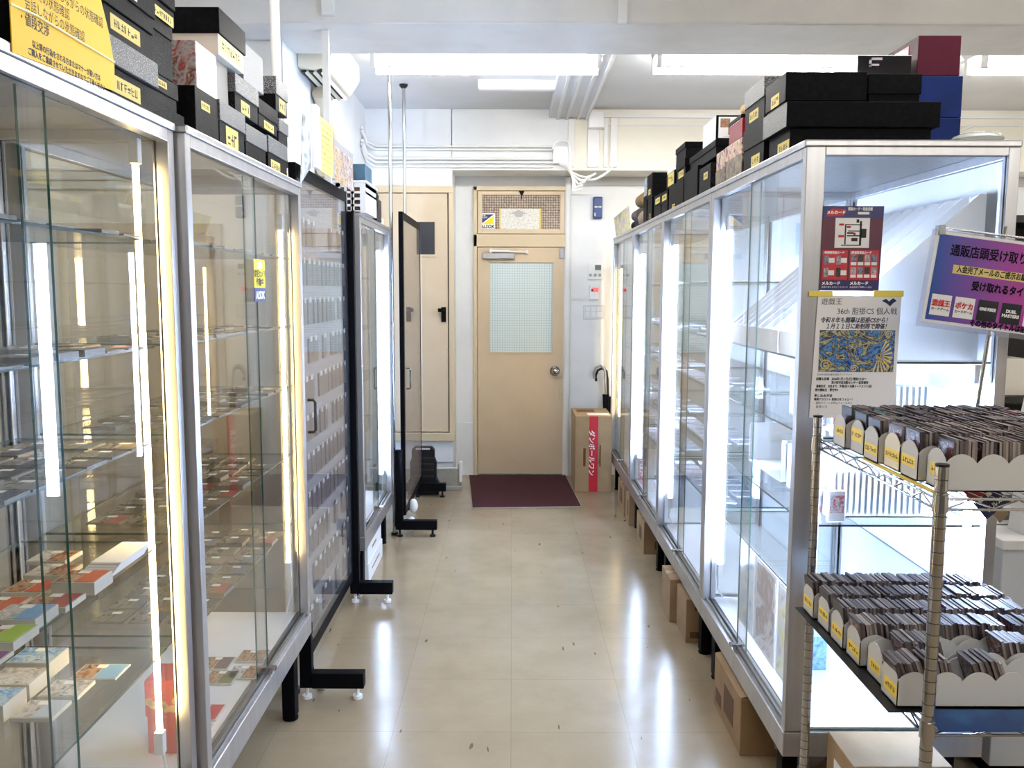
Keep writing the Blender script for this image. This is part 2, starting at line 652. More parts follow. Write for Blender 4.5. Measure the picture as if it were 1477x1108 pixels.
build(MB().box(wx0, wx1, YD - 0.024, YD - 0.016, wz0, wz1), 'wired_glass', wired(), leaf)
kn = MB().cyl((0.385, YD - 0.035, 0.958), (0.385, YD - 0.043, 0.958), 0.045, 24).cyl((0.385, YD - 0.043, 0.958), (0.385, YD - 0.075, 0.958), 0.016, 16)
kn.sphere((0.385, YD - 0.095, 0.958), 0.032, 18)
build(kn, 'door_knob', CHROME, leaf, smooth=True)
build(MB().box(0.425, 0.445, YD - 0.045, YD - 0.034, 0.70, 0.82), 'lower_latch', BEIGE2, leaf, bev=0.006)
build(MB().box(0.420, 0.456, YD - 0.050, YD - 0.034, 1.96, 2.05), 'hinge', STEEL, leaf, bev=0.004)
cl = MB().box(-0.262, 0.02, YD - 0.085, YD - 0.035, 1.955, 2.005)
clo = build(cl, 'door_closer', STEEL, leaf, bev=0.004)
build(MB().box(-0.205, -0.03, YD - 0.075, YD - 0.06, 2.015, 2.03).box(-0.03, 0.14, YD - 0.07, YD - 0.06, 2.01, 2.022).cyl((-0.19, YD - 0.067, 1.99), (-0.19, YD - 0.067, 2.04), 0.012, 12).box(0.12, 0.14, YD - 0.075, YD - 0.035, 2.0, 2.03), 'closer_arm', mat('closer_bright', (220, 220, 222), .35, .3), clo)
# transom sash
ts = MB()
tx0, tx1, tz0, tz1 = -0.306, 0.458, 2.175, 2.545
gx0, gx1, gz0, gz1 = -0.268, 0.420, 2.215, 2.512
ts.box(tx0, gx0, YD - 0.045, YD - 0.01, tz0, tz1).box(gx1, tx1, YD - 0.045, YD - 0.01, tz0, tz1)
ts.box(gx0, gx1, YD - 0.045, YD - 0.01, tz0, gz0).box(gx0, gx1, YD - 0.045, YD - 0.01, gz1, tz1)
tran = build(ts, 'transom_sash', BEIGE, door1, bev=0.003)


def honey():
    m = bpy.data.materials.new('honeycomb_glass')
    m.use_nodes = True
    nt = m.node_tree
    N = nt.nodes.new
    L = nt.links.new
    b = nt.nodes['Principled BSDF']
    tc = N('ShaderNodeTexCoord')
    mp = N('ShaderNodeMapping')
    mp.inputs['Scale'].default_value = (46, 1, 46)
    L(tc.outputs['Object'], mp.inputs[0])
    v = N('ShaderNodeTexVoronoi')
    v.inputs['Scale'].default_value = 1
    v.inputs['Randomness'].default_value = 0.12
    L(mp.outputs[0], v.inputs['Vector'])
    r = N('ShaderNodeValToRGB')
    r.color_ramp.elements[0].position = 0.25
    r.color_ramp.elements[0].color = lin((205, 190, 176))
    r.color_ramp.elements[1].position = 0.6
    r.color_ramp.elements[1].color = lin((120, 105, 92))
    L(v.outputs['Distance'], r.inputs[0])
    L(r.outputs[0], b.inputs['Base Color'])
    bp = N('ShaderNodeBump')
    bp.inputs['Strength'].default_value = 0.8
    bp.inputs['Distance'].default_value = 0.01
    L(v.outputs['Distance'], bp.inputs['Height'])
    L(bp.outputs[0], b.inputs['Normal'])
    b.inputs['Roughness'].default_value = 0.12
    return m


build(MB().box(gx0, gx1, YD - 0.03, YD - 0.022, gz0, gz1), 'patterned_glass', honey(), tran)
build(MB().prism([(0.055, 2.545), (0.105, 2.545), (0.088, 2.512), (0.072, 2.512)], 'y', YD - 0.06, YD - 0.045).cyl((0.08, YD - 0.052, 2.515), (0.08, YD - 0.052, 2.475), 0.004, 8), 'transom_catch', BLACK, tran)
ns = thing('paper_notice', 'white paper notice with an arrow seen through the transom glass', 'notice', (0.067, YD - 0.032, 2.215))
build(MB().box(-0.105, 0.240, YD - 0.0335, YD - 0.031, 2.216, 2.395), 'sheet', mat('notice_paper', (228, 228, 222), 0.5, noise=(70, (205, 205, 202), 0.45, 0.6)), ns)
build(MB().box(-0.118, -0.105, YD - 0.0335, YD - 0.031, 2.216, 2.397).box(0.24, 0.252, YD - 0.0335, YD - 0.031, 2.216, 2.397), 'tape', LABEL, ns)
build(MB().prism([(-0.03, 2.345), (0.055, 2.385), (0.14, 2.345), (0.095, 2.350), (0.085, 2.322), (0.03, 2.322), (0.015, 2.350)], 'y', YD - 0.0345, YD - 0.0337), 'arrow', mat('grey_print', (178, 178, 176), 0.5), ns)
st = thing('security_sticker', 'square blue and yellow ALSOK security sticker on the transom glass', 'sticker', (-0.22, YD - 0.032, 2.215))
build(MB().box(-0.290, -0.155, YD - 0.034, YD - 0.031, 2.218, 2.355), 'backing', WINK, st)
build(MB().prism([(-0.280, 2.344), (-0.280, 2.258), (-0.165, 2.344)], 'y', YD - 0.0350, YD - 0.0342), 'blue_triangle', NAVY, st)
build(MB().prism([(-0.266, 2.258), (-0.165, 2.258), (-0.165, 2.333)], 'y', YD - 0.0350, YD - 0.0342), 'yellow_triangle', mat('sticker_yellow', (252, 222, 20), 0.5), st)
text('ALSOK', 0.040, (-0.2225, YD - 0.0352, 2.236), INK, st, align='CENTER', bold=0.0012, shear=0.15)
text('警備\n実施中', 0.017, (-0.272, YD - 0.0354, 2.325), WINK, st)

# ------------------------------------------------------------------ cupboard door on the left, step, low tray
cf = MB()
cf.box(-1.22, -0.49, YU - 0.03, YU, 2.485, 2.54)
cf.box(-0.535, -0.49, YU - 0.03, YU, 0.39, 2.485)
cf.box(-1.22, -0.49, YU - 0.05, YU, 0.39, 0.46)
door2 = struct(cf, 'door_2', BEIGE2, bev=0.004)
cl2 = build(MB().box(-1.21, -0.545, YU - 0.02, YU + 0.1, 0.468, 2.478), 'door_leaf', BEIGE, door2)
build(MB().box(-0.835, -0.652, YU - 0.03, YU - 0.019, 1.975, 2.245), 'vision_panel', mat('dark_window', (48, 50, 56), 0.25), cl2, bev=0.002)
build(MB().box(-0.845, -0.640, YU - 0.030, YU - 0.02, 1.955, 1.975).box(-0.845, -0.640, YU - 0.030, YU - 0.02, 2.245, 2.265), 'vision_frame', BEIGE2, cl2)
build(MB().box(-0.600, -0.560, YU - 0.035, YU - 0.02, 1.41, 1.535).cyl((-0.585, YU - 0.035, 1.51), (-0.585, YU - 0.075, 1.51), 0.014, 12).box(-0.625, -0.575, YU - 0.08, YU - 0.06, 1.495, 1.525), 'door_handle', BLACK, cl2, bev=0.004)
build(MB().box(-0.544, -0.537, YU - 0.012, YU + 0.02, 0.47, 2.48), 'shadow_gap', DARK, door2)
t = thing('step_tray', 'low open grey metal step tray on the floor under the cupboard door', 'tray', (-0.57, 7.27, 0))
build(MB().box(-0.95, -0.455, 7.15, 7.165, 0, 0.185).box(-0.95, -0.94, 7.165, 7.375, 0, 0.185).box(-0.465, -0.455, 7.165, 7.375, 0, 0.185).box(-0.94, -0.465, 7.165, 7.375, 0, 0.012), 'sides', mat('galvanised_sheet', (172, 168, 158), 0.42, 0.35, noise=(8, (150, 146, 136), 0.4, 0.7)), t)
build(MB().box(-0.955, -0.45, 7.142, 7.168, 0.185, 0.197), 'rim', mat('pale_edge', (214, 210, 198), 0.4), t)
t = thing('white_cable_end', 'short white plastic pipe stub at the foot of the wall by the mat', 'pipe', (-0.43, 7.22, 0))
build(MB().box(-0.444, -0.418, 7.20, 7.23, 0.06, 0.24), 'sleeve', WHITEP, t, bev=0.005)
build(MB().cyl((-0.431, 7.215, 0.0), (-0.431, 7.215, 0.06), 0.007, 8), 'stub', STEEL, t)

# ------------------------------------------------------------------ door mat
MATC = mat('mat_pile', (70, 12, 24), 0.95, noise=(400, (42, 6, 14), 0.4, 0.65), bump=(600, 0.6))
m_ = MB().prism([(-0.300, 6.548), (0.541, 6.600), (0.486, 7.735), (-0.385, 7.735)], 'z', 0.0, 0.010)
tm = thing('door_mat', 'dark burgundy rectangular door mat in front of the beige door', 'mat', (0.1, 7.1, 0))
build(m_, 'pile', MATC, tm)
ed = MB()
q = [(-0.300, 6.548), (0.541, 6.600), (0.486, 7.735), (-0.385, 7.735)]
for i in range(4):
    a, b_ = q[i], q[(i + 1) % 4]
    ed.tube([(a[0], a[1], 0.004), (b_[0], b_[1], 0.004)], 0.006, 6)
build(ed, 'rubber_edge', mat('mat_edge', (160, 150, 140), 0.7), tm)

# ------------------------------------------------------------------ wall devices right of the door
t = thing('security_sensor', 'narrow navy blue sensor unit high on the wall beside the transom', 'sensor', (0.75, YD, 2.3))
build(MB().box(0.712, 0.792, YD - 0.05, YD, 2.31, 2.50), 'housing', mat('sensor_blue', (28, 58, 118), 0.35), t, bev=0.01)
build(MB().box(0.722, 0.748, YD - 0.053, YD - 0.049, 2.405, 2.415).box(0.756, 0.782, YD - 0.053, YD - 0.049, 2.405, 2.415), 'indicator', WINK, t)
build(MB().box(0.722, 0.730, YD - 0.053, YD - 0.049, 2.33, 2.36), 'slot', WINK, t)
t = thing('thermostat', 'white thermostat controller with small grey screen on the wall', 'thermostat', (0.74, YD, 1.77))
build(MB().box(0.672, 0.812, YD - 0.022, YD, 1.775, 1.925), 'housing', WHITEP, t, bev=0.005)
build(MB().box(0.735, 0.790, YD - 0.024, YD - 0.021, 1.86, 1.905), 'screen', mat('lcd', (92, 104, 100), 0.3), t)
for x in (0.695, 0.738, 0.778):
    build(MB().cyl((x, YD - 0.022, 1.815), (x, YD - 0.026, 1.815), 0.014, 14), 'button', mat('grey_button', (168, 176, 180), 0.4), t)
t = thing('card_reader', 'white upright alarm reader with glowing pink red window below the thermostat', 'alarm', (0.73, YD, 1.59))
build(MB().box(0.686, 0.775, YD - 0.025, YD, 1.595, 1.728), 'housing', WHITEP, t, bev=0.006)
build(MB().box(0.705, 0.770, YD - 0.027, YD - 0.024, 1.665, 1.705), 'lit_window', emis('pink_led', (255, 120, 120), 1.1), t)
build(MB().box(0.705, 0.722, YD - 0.028, YD - 0.0265, 1.672, 1.69), 'symbol', INK, t)
t = thing('switch_plate', 'wide grey white switch plate with three rocker columns on the wall', 'switch', (0.73, YD, 1.42))
build(MB().box(0.638, 0.823, YD - 0.012, YD, 1.425, 1.548), 'plate', mat('switch_grey', (205, 208, 212), 0.4), t, bev=0.003)
for i in range(3):
    for j in range(2):
        build(MB().box(0.655 + i * 0.052, 0.700 + i * 0.052, YD - 0.017, YD - 0.011, 1.444 + j * 0.046, 1.486 + j * 0.046), 'rocker', mat('rocker', (222, 224, 226), 0.35), t, bev=0.002)

# ------------------------------------------------------------------ ceiling lamps
def lamp(x0, x1, y, label, m=None):
    t = thing('fluorescent_lamp', label, 'ceiling light', ((x0 + x1) / 2, y, ZC), 'ceiling fluorescent lamps')
    b = MB().prism([(y - 0.17, ZC), (y + 0.17, ZC), (y + 0.12, ZC - 0.055), (y - 0.12, ZC - 0.055)], 'x', x0, x1)
    build(b, 'housing', WHITEM, t, bev=0.003)
    build(MB().box(x0 + .1, x1, y + 0.30, y + 0.36, ZC - 0.018, ZC), 'side_bar', WHITEM, t)  # separate white bar on the ceiling, clear of the housing
    for dy in (-0.10, 0.10):
        build(MB().cyl((x0 + 0.03, y + dy, ZC - 0.125), (x1 - 0.03, y + dy, ZC - 0.125), 0.019, 14), 'tube', m or TUBE_C, t, smooth=True)
        for xa in (x0, x1 - 0.026):
            build(MB().box(xa, xa + 0.026, y + dy - 0.018, y + dy + 0.018, ZC - 0.15, ZC - 0.05), 'socket', WHITEP, t, bev=0.003)
    return t


lamp(-0.86, 0.535, 5.52, 'twin tube fluorescent lamp on the ceiling above the beige door aisle')
lamp(0.87, 2.34, 5.50, 'twin tube fluorescent lamp over the black boxes on white-lit cabinets')
lamp(2.83, 4.20, 5.50, 'twin tube fluorescent lamp beside the burgundy case at the frame edge')
lamp(-2.75, -1.41, 2.2, 'unseen lamp added to brighten the space behind the warm-lit showcases', TUBE_N)  # added lamp out of view, lifts the cream background behind the warm cases
for x in (-0.75, 1.2, 3.2):
    for y in (2.7, -0.9, -3.0):
        lamp(x, x + 1.34, y, 'twin tube fluorescent lamp nearer the entrance, out of the photo', TUBE_N)
t = thing('small_lamp_box', 'slim white box lamp on the far ceiling, switched off', 'ceiling light', (0.10, 6.42, ZC))
build(MB().box(-0.248, 0.452, 6.36, 6.44, ZC - 0.06, ZC), 'housing', WHITEM, t, bev=0.004)
build(MB().box(-0.24, 0.445, 6.37, 6.43, ZC - 0.066, ZC - 0.058), 'cover', WHITEP, t)
build(MB().box(0.42, 0.46, 6.44, YU, ZC - 0.02, ZC), 'cable_duct', WHITEM, t)
t = thing('ceiling_button', 'tiny white smoke sensor disc on the ceiling behind the lamp', 'sensor', (-0.33, 6.2, ZC))
build(MB().cyl((-0.33, 6.2, ZC), (-0.33, 6.2, ZC - 0.012), 0.035, 18), 'disc', WHITEP, t)

# ------------------------------------------------------------------ air conditioner and its hose
ACM = mat('ac_cream', (240, 234, 214), 0.4)
t = thing('air_conditioner', 'cream wall air conditioner with open louvres under the ceiling beam', 'air conditioner', (-1.12, 5.5, 2.9))
ax0, ax1 = -1.22, -1.005
prof = [(ax0, 2.93), (ax0, 3.16), (ax1 - 0.03, 3.16), (ax1, 3.13), (ax1, 3.03), (ax1 - 0.06, 2.94), (ax1 - 0.12, 2.92)]
build(MB().prism(prof, 'y', 5.06, 5.86), 'body', ACM, t, bev=0.008)
for k in range(3):
    xx = ax1 - 0.085 - 0.045 * k
    build(MB().box(xx - 0.026, xx, 5.10, 5.80, 2.912, 2.922 + 0.012 * (k == 0)), 'vent_slot', DARK, t)
    build(MB().prism([(xx, 2.900), (xx + 0.014, 2.914), (xx + 0.012, 2.918), (xx - 0.002, 2.905)], 'y', 5.09, 5.81), 'louvre', ACM, t)
t = thing('drain_hose', 'thick beige insulated hose bending down the wall from the air conditioner', 'hose', (-1.16, 5.6, 2.5))
pts = [(-1.165, 5.38, 2.86), (-1.165, 5.52, 2.79), (-1.165, 5.68, 2.70), (-1.165, 5.80, 2.61), (-1.165, 5.86, 2.53), (-1.165, 5.84, 2.46), (-1.165, 5.74, 2.42), (-1.165, 5.60, 2.41), (-1.165, 5.45, 2.415)]
build(MB().tube(pts, 0.045, 14), 'sleeve', mat('hose_beige', (214, 204, 184), 0.6, bump=(40, 0.5)), t, smooth=True)

# ------------------------------------------------------------------ tall poles
def pole(x, y, z1, r, label, square=False, m=CHROME, foot=True):
    t = thing('tension_pole', label, 'pole', (x, y, 0))
    if square:
        build(MB().box(x - r, x + r, y - r, y + r, 0, z1), 'shaft', m, t)
    else:
        build(MB().cyl((x, y, 0.02), (x, y, z1 - 0.03), r, 16), 'shaft', m, t, smooth=True)
        build(MB().cyl((x, y, 0.0), (x, y, 0.02), r * 1.8, 16), 'base', BLACKP, t)
    if foot:
        build(MB().cyl((x, y, z1 - 0.03), (x, y, z1 - 0.012), r * 1.3, 16, r1=r * 2.6).cyl((x, y, z1 - 0.012), (x, y, z1), r * 2.6, 16), 'ceiling_pad', BLACKP, t)
    return t


pole(-0.806, 5.83, ZC, 0.013, 'chrome pole reaching the lit ceiling lamp behind the black case')
pole(-0.798, 6.52, ZC, 0.012, 'chrome pole with black ceiling pad in front of the cupboard door')
pole(-0.955, 4.58, 2.99, 0.016, 'square white pole up to the beam beside the air conditioner', True, WHITEM, False)
pole(-0.918, 3.47, ZC, 0.019, 'round white pole rising behind the stacked black boxes', False, WHITEM, False)

# ------------------------------------------------------------------ glass showcases
def showcase(xf, s, y0, W, D, zb, zr, H, shelves, tube, tz, label, mats=ALU, far_post=0.045, back=None, near_big=False, warm=False, glow=True, holder=True, floor=None, sheaf=0.0):
    """xf = front face, s = +1 when the depth runs to +x; parts in world coordinates"""
    t = thing('glass_showcase', label, 'showcase', (xf + s * D / 2, y0 + W / 2, 0), 'glass card showcases')
    X = lambda d: xf + s * d
    y1 = y0 + W
    p = 0.035
    f = MB()
    for d, wd in ((0.0, 0.055 if near_big else 0.04), (D - 0.033, 0.033)):
        f.box(X(d), X(d + wd), y0, y0 + p, zr, H - 0.02)
        f.box(X(d), X(d + wd), y1 - p, y1, zr, H - 0.02)
    for d in (0.0, D - 0.03):
        f.box(X(d), X(d + 0.03), y0 + p, y1 - p, H - 0.05, H - 0.02)
    for y in (y0, y1 - 0.03):
        f.box(X(0.055 if near_big else 0.04), X(D - 0.033), y, y + 0.03, H - 0.045, H - 0.02)
    build(f, 'frame', mats, t, bev=0.002)
    build(MB().box(X(-0.006), X(D + 0.004), y0 - 0.001, y1 + 0.001, H - 0.02, H), 'top_cap', mats, t, bev=0.004)
    build(MB().box(X(-0.004), X(D), y0, y1, zb, zr - 0.002), 'plinth', mats, t, bev=0.003)
    tr = MB()
    for d in (0.012, 0.030):
        tr.box(X(d), X(d + 0.006), y0 + p, y1 - p, zr - 0.002, zr + 0.012)
    build(tr, 'door_track', ALUD, t)
    build(MB().box(X(0.05), X(D - 0.02), y0 + 0.02, y1 - 0.02, zr - 0.002, zr + 0.006), 'floor_panel', floor or WHITEP, t)
    if back:
        build(MB().box(X(D - 0.012), X(D - 0.006), y0 + p, y1 - p, zr, H - 0.03), 'back_panel', back, t)
    else:
        build(MB().pane('x', X(D - 0.012), X(D - 0.006), y0 + p, y1 - p, zr, H - 0.05), 'back_glass', [GLASS, GEDGE], t)
    for y in (y0 + 0.012, y1 - 0.018):
        build(MB().pane('y', X(0.04), X(D - 0.033), y, y + 0.006, zr, H - 0.045), 'side_glass', [GLASS, GEDGE], t)
    ym = (y0 + y1) / 2
    build(MB().pane('x', X(0.012), X(0.017), y0 + p, ym + 0.03, zr + 0.004, H - 0.05), 'sliding_door', [GLASS, GEDGE], t)
    build(MB().pane('x', X(0.030), X(0.035), ym - 0.03, y1 - p, zr + 0.004, H - 0.05), 'sliding_door', [GLASS, GEDGE], t)
    for z in shelves:
        build(MB().pane('z', X(0.055), X(D - 0.03), y0 + 0.03, y1 - 0.03, z - 0.006, z), 'glass_shelf', [GLASS, SHEDGE], t)
    sp = MB()
    for y in (y0 + 0.025, y1 - 0.035):
        sp.box(X(D - 0.03), X(D - 0.02), y, y + 0.01, zr, H - 0.06)
    build(sp, 'shelf_standard', mats, t)
    lk = MB().box(X(-0.016), X(0.03), ym + 0.012, ym + 0.035, zr + 0.012, zr + 0.026).box(X(-0.002), X(0.020), ym + 0.016, ym + 0.03, zr - 0.002, zr + 0.014)
    build(lk, 'door_lock', CHROME, t, bev=0.002)
    for d in (0.03, D - 0.08):
        for y in (y0 + 0.10, y1 - 0.16):
            build(MB().box(X(d), X(d + 0.05), y, y + 0.06, 0.012, zb).cyl((X(d + 0.025), y + 0.03, 0), (X(d + 0.025), y + 0.03, 0.012), 0.03, 14), 'leg', BLACK, t, bev=0.003)
    if tube:
        xc = X(0.06)
        yc = y1 - 0.085
        build(MB().cyl((xc, yc, tz[0]), (xc, yc, tz[1]), 0.0075 if tube is TUBE_Y else 0.0125, 14), 'light_tube', tube, t, smooth=True)
        build(MB().box(xc - 0.012, xc + 0.012, yc - 0.012, yc + 0.012, tz[0] - 0.06, tz[0]).box(xc - 0.012, xc + 0.012, yc - 0.012, yc + 0.012, tz[1], tz[1] + 0.06), 'tube_holder', WHITEP, t, bev=0.003)
        build(MB().tube([(xc, yc + 0.012, tz[0] - 0.05), (xc, yc + 0.03, tz[0] - 0.12), (X(0.08), yc + 0.02, zr + 0.02)], 0.004, 6), 'cable', WHITEP, t)
    return t


def case_tube(t, xc, yc, z0, z1, m):
    build(MB().cyl((xc, yc, z0), (xc, yc, z1), 0.0125, 14), 'light_tube', m, t, smooth=True)
    for za in (z0 - .06, z1):
        build(MB().box(xc - 0.012, xc + 0.012, yc - 0.012, yc + 0.012, za, za + .06), 'tube_holder', WHITEP, t, bev=0.003)


XR = 0.848
YR = 2.556
BACKW = mat('case_back_white', (244, 247, 252), 0.35)
RSH = [1.99, 1.72, 1.47, 1.24, 0.97, 0.72]
rl = ['aluminium glass showcase with cold white tube, the posters taped on its end',
      'white-lit glass showcase, second along from the one with posters',
      'white-lit glass showcase, third along from the one with posters',
      'last glass showcase of the white-lit row, its tube yellowish, by the door']
for k in range(4):
    sc0 = showcase(XR, 1, YR + 1.2 * k, 1.195, 0.617, 0.238, 0.320, 2.114, RSH[1:] if k else RSH[2:],
             TUBE_Y if k == 3 else TUBE_W, (0.50, 1.93) if k < 3 else (0.62, 1.86), rl[k], near_big=(k == 0), back=BACKW if k < 3 else None)
    if k == 0:
        case_tube(sc0, 1.405, 2.612, 0.50, 1.40, TUBE_W)
        case_tube(sc0, 0.884, 2.610, 0.50, 1.93, TUBE_W)  # added tube, unseen behind the front post, brightens the showcase end
LSH = [1.80, 1.54, 1.305, 1.04, 0.76]
showcase(-0.835, -1, 0.985, 1.2, 0.45, 0.30, 0.385, 2.085, LSH, TUBE_Y, (0.56, 1.975), 'warm-lit glass showcase nearest the camera, under the yellow notice')
showcase(-0.812, -1, 2.20, 1.18, 0.45, 0.30, 0.385, 2.085, LSH, TUBE_Y, (0.62, 1.90), 'warm-lit glass showcase with the camera warning sticker on its door')
showcase(-0.808, -1, 4.655, 1.10, 0.365, 0.245, 0.325, 2.085, [1.75, 1.45, 1.15, 0.85, 0.55], TUBE_W, (0.46, 1.93), 'narrow white-lit glass showcase between the two black framed panels', back=BACKW)
# dark post cover at the near end of the narrow case
ds = thing('warning_sticker', 'yellow security camera sticker with blue ALSOK band on the sliding door', 'sticker', (-0.811, 2.81, 1.63))
build(MB().box(-0.8115, -0.8135, 2.745, 2.865, 1.685, 1.775), 'yellow_field', mat('sticker_yellow', (252, 222, 20), 0.5), ds)
build(MB().box(-0.8115, -0.8135, 2.745, 2.865, 1.640, 1.685), 'blue_band', NAVY, ds)
build(MB().prism([(2.775, 1.762), (2.815, 1.770), (2.835, 1.755), (2.815, 1.745), (2.78, 1.748)], 'x', -0.811, -0.8105), 'camera_symbol', WINK, ds)
text('防犯カメラ', 0.026, (-0.8105, 2.805, 1.728), INK, ds, rz=PI / 2, align='CENTER', bold=0.0006, sx=0.9)
text('作動中', 0.028, (-0.8105, 2.805, 1.701), INK, ds, rz=PI / 2, align='CENTER', bold=0.0006)
text('ALSOK', 0.034, (-0.8105, 2.805, 1.660), WINK, ds, rz=PI / 2, align='CENTER', bold=0.001, sx=0.9)

# ------------------------------------------------------------------ black framed hanging panels on L feet
BAG = art('pack_print', [(46, 36, 32), (112, 90, 72), (66, 58, 62), (128, 106, 86), (70, 72, 84)], 26)
HTAG = mat('price_tag', (246, 244, 238), 0.5)


def panel(xf, y0, y1, z0, z1, label, th=0.03, bar=0.055, seed=1, boardc=(176, 168, 162), acry=None):
    t = thing('hanging_display', label, 'display panel', (xf - th / 2, (y0 + y1) / 2, 0), 'black framed display panels')
    x0 = xf - th
    f = MB()
    f.box(x0, xf, y0, y0 + 0.03, z0, z1)
    f.box(x0, xf, y1 - 0.03, y1, z0, z1)
    f.box(x0, xf, y0 + 0.03, y1 - 0.03, z1 - bar, z1)
    f.box(x0, xf, y0 + 0.03, y1 - 0.03, z0, z0 + bar)
    build(f, 'frame', BLACK, t, bev=0.003)
    build(MB().box(x0 + 0.001, x0 + 0.006, y0 + 0.03, y1 - 0.03, z0 + bar, z1 - bar), 'back_board', mat('slat_board_%d' % seed, boardc, 0.5, noise=(5, tuple(c - 18 for c in boardc), 0.4, 0.65), noise_dims=(1, 0.3, 12)), t)
    build(MB().pane('x', xf - 0.006, xf - 0.002, y0 + 0.028, y1 - 0.028, z0 + bar - 0.003, z1 - bar + 0.003), 'acrylic_door', [acry or ACRY, GEDGE], t)
    return t


def stand(y, x_in, x_out, ztop, label, bar_ext=0.0):
    t = thing('panel_stand', label, 'stand', (x_in, y, 0), 'L shaped panel stands')
    build(MB().box(x_in, x_in + 0.05, y - 0.02, y + 0.02, 0.05, ztop), 'post', BLACK, t, bev=0.003)
    build(MB().box(x_in + 0.05, x_out, y - 0.025, y + 0.025, 0.05, 0.115), 'foot_bar', BLACK, t, bev=0.003)
    for x in (x_in + 0.025, x_out - 0.03):
        build(MB().cyl((x, y, 0.0), (x, y, 0.014), 0.020, 12).cyl((x, y, 0.014), (x, y, 0.05), 0.008, 8), 'levelling_foot', WHITEP if y < 5 else BLACKP, t)
    if bar_ext:
        build(MB().box(x_out, x_out + bar_ext, y - 0.016, y + 0.016, 0.06, 0.09), 'extension_bar', STEEL, t, bev=0.002)
    build(MB().cyl((x_in + 0.05, y, 0.27), (x_in + 0.053, y, 0.27), 0.008, 10), 'bolt', CHROME, t)
    return t


stand(3.425, -0.868, -0.605, 0.32, 'L shaped black stand foot nearest the camera, by the warm-lit case leg')
stand(4.535, -0.868, -0.640, 2.08, 'L shaped black stand foot beside the white flat carton')
stand(5.700 + 0.09, -0.790, -0.510, 0.60, 'L shaped black stand foot with plug beside it, past the narrow showcase')
stand(6.930, -0.790, -0.535, 2.15, 'farthest L shaped black stand foot, with a grey steel extension bar', 0.13)
p1 = panel(-0.848, 3.455, 4.505, 0.13, 2.175, 'tall black framed panel of hanging card packs behind clear acrylic', seed=1)
p2 = panel(-0.726, 5.815, 6.905, 0.14, 2.195, 'tall black framed panel with brown grey acrylic and chrome handle', seed=2, boardc=(196, 178, 160), acry=clear('acrylic_smoke', (246, 240, 234), 0.05, haze=0.3, hazecol=(200, 184, 168)))
hx = -0.848
build(MB().tube([(hx + .002, 3.56, 1.09), (hx + .025, 3.56, 1.09), (hx + .033, 3.56, 1.10), (hx + .033, 3.56, 1.215), (hx + .025, 3.56, 1.225), (hx + .002, 3.56, 1.225)], 0.006, 8), 'door_handle', BLACKP, p1, smooth=True)
build(MB().tube([(-0.725, 5.91, 1.005), (-0.702, 5.91, 1.005), (-0.696, 5.91, 1.012), (-0.696, 5.91, 1.14), (-0.702, 5.91, 1.147), (-0.725, 5.91, 1.147)], 0.006, 8), 'door_handle', CHROME, p2, smooth=True)
# hanging packs with white price tags: first panel
pm = MB().box(-0.004, 0.004, -0.036, 0.036, -0.058, 0.046).box(0.004, 0.0055, -0.018, 0.012, 0.034, 0.056, 1)
pack = build(pm, 'hanging_pack', [BAG, HTAG])
tag(pack, 'small sealed card pack with white price tag hanging in the first black panel', 'card pack', 'packs hanging in the first black panel')
pl = []
for r in range(11):
    for c in range(11):
        if random.random() < (0.06 if r in (1, 3, 4, 5, 6, 8) else 0.2):
            continue
        pl.append(((-0.866, 3.535 + c * 0.092, 0.27 + r * 0.165), (0, 0, random.uniform(-.08, .08))))
copies(pack, pl)
pack2 = build(MB().box(-0.004, 0.004, -0.045, 0.045, -0.058, 0.05).box(0.004, 0.0055, -0.02, 0.010, 0.03, 0.05, 1), 'hanging_pack', [art('pack_print_brown', [(150, 128, 108), (170, 150, 132), (140, 120, 108)], 18), HTAG])
tag(pack2, 'brown card pack hanging behind the brown grey acrylic of the far panel', 'card pack', 'packs hanging in the far black panel')
pl = []
for r in range(9):
    for c in range(8):
        if random.random() < 0.3:
            continue
        pl.append(((-0.742, 5.92 + c * 0.122, 0.32 + r * 0.2), (0, 0, 0)))
copies(pack2, pl)
# plug and cable ends near the stand feet
for nm, lb, p in (('power_plug', 'white power plug lying beside the nearest stand foot', (-0.80, 3.52, 0.0)), ('power_plug', 'white power plug lying behind the second stand foot', (-0.84, 4.62, 0.0)),
                  ('adapter', 'white oval adapter hanging low beside the far black panel', (-0.735, 6.05, 0.10)), ('adapter', 'small white adapter hanging nearest the third stand foot', (-0.728, 5.86, 0.02))):
    t = thing(nm, lb, 'plug', p)
    if nm == 'power_plug':
        build(MB().box(p[0] - 0.02, p[0] + 0.02, p[1] - 0.03, p[1] + 0.03, 0, 0.035), 'body', WHITEP, t, bev=0.008)
        build(MB().tube([(p[0], p[1] - 0.03, 0.02), (p[0] - 0.015, p[1] - 0.06, 0.05), (p[0] - 0.03, p[1] - 0.06, 0.14), (p[0] - 0.035, p[1] - 0.05, 0.22)], 0.005, 8), 'cord', BLACKP, t, smooth=True)
    else:
        build(MB().sphere((p[0] + 0.035, p[1], p[2] + 0.05), 0.032, 14, 1.6), 'body', WHITEP, t, smooth=True)
        build(MB().tube([(p[0] + 0.035, p[1], p[2] + 0.10), (p[0] + 0.06, p[1] + 0.01, p[2] + 0.06), (p[0] + 0.035, p[1] + 0.02, p[2] + 0.0)], 0.005, 8), 'cord', BLACKP, t, smooth=True)

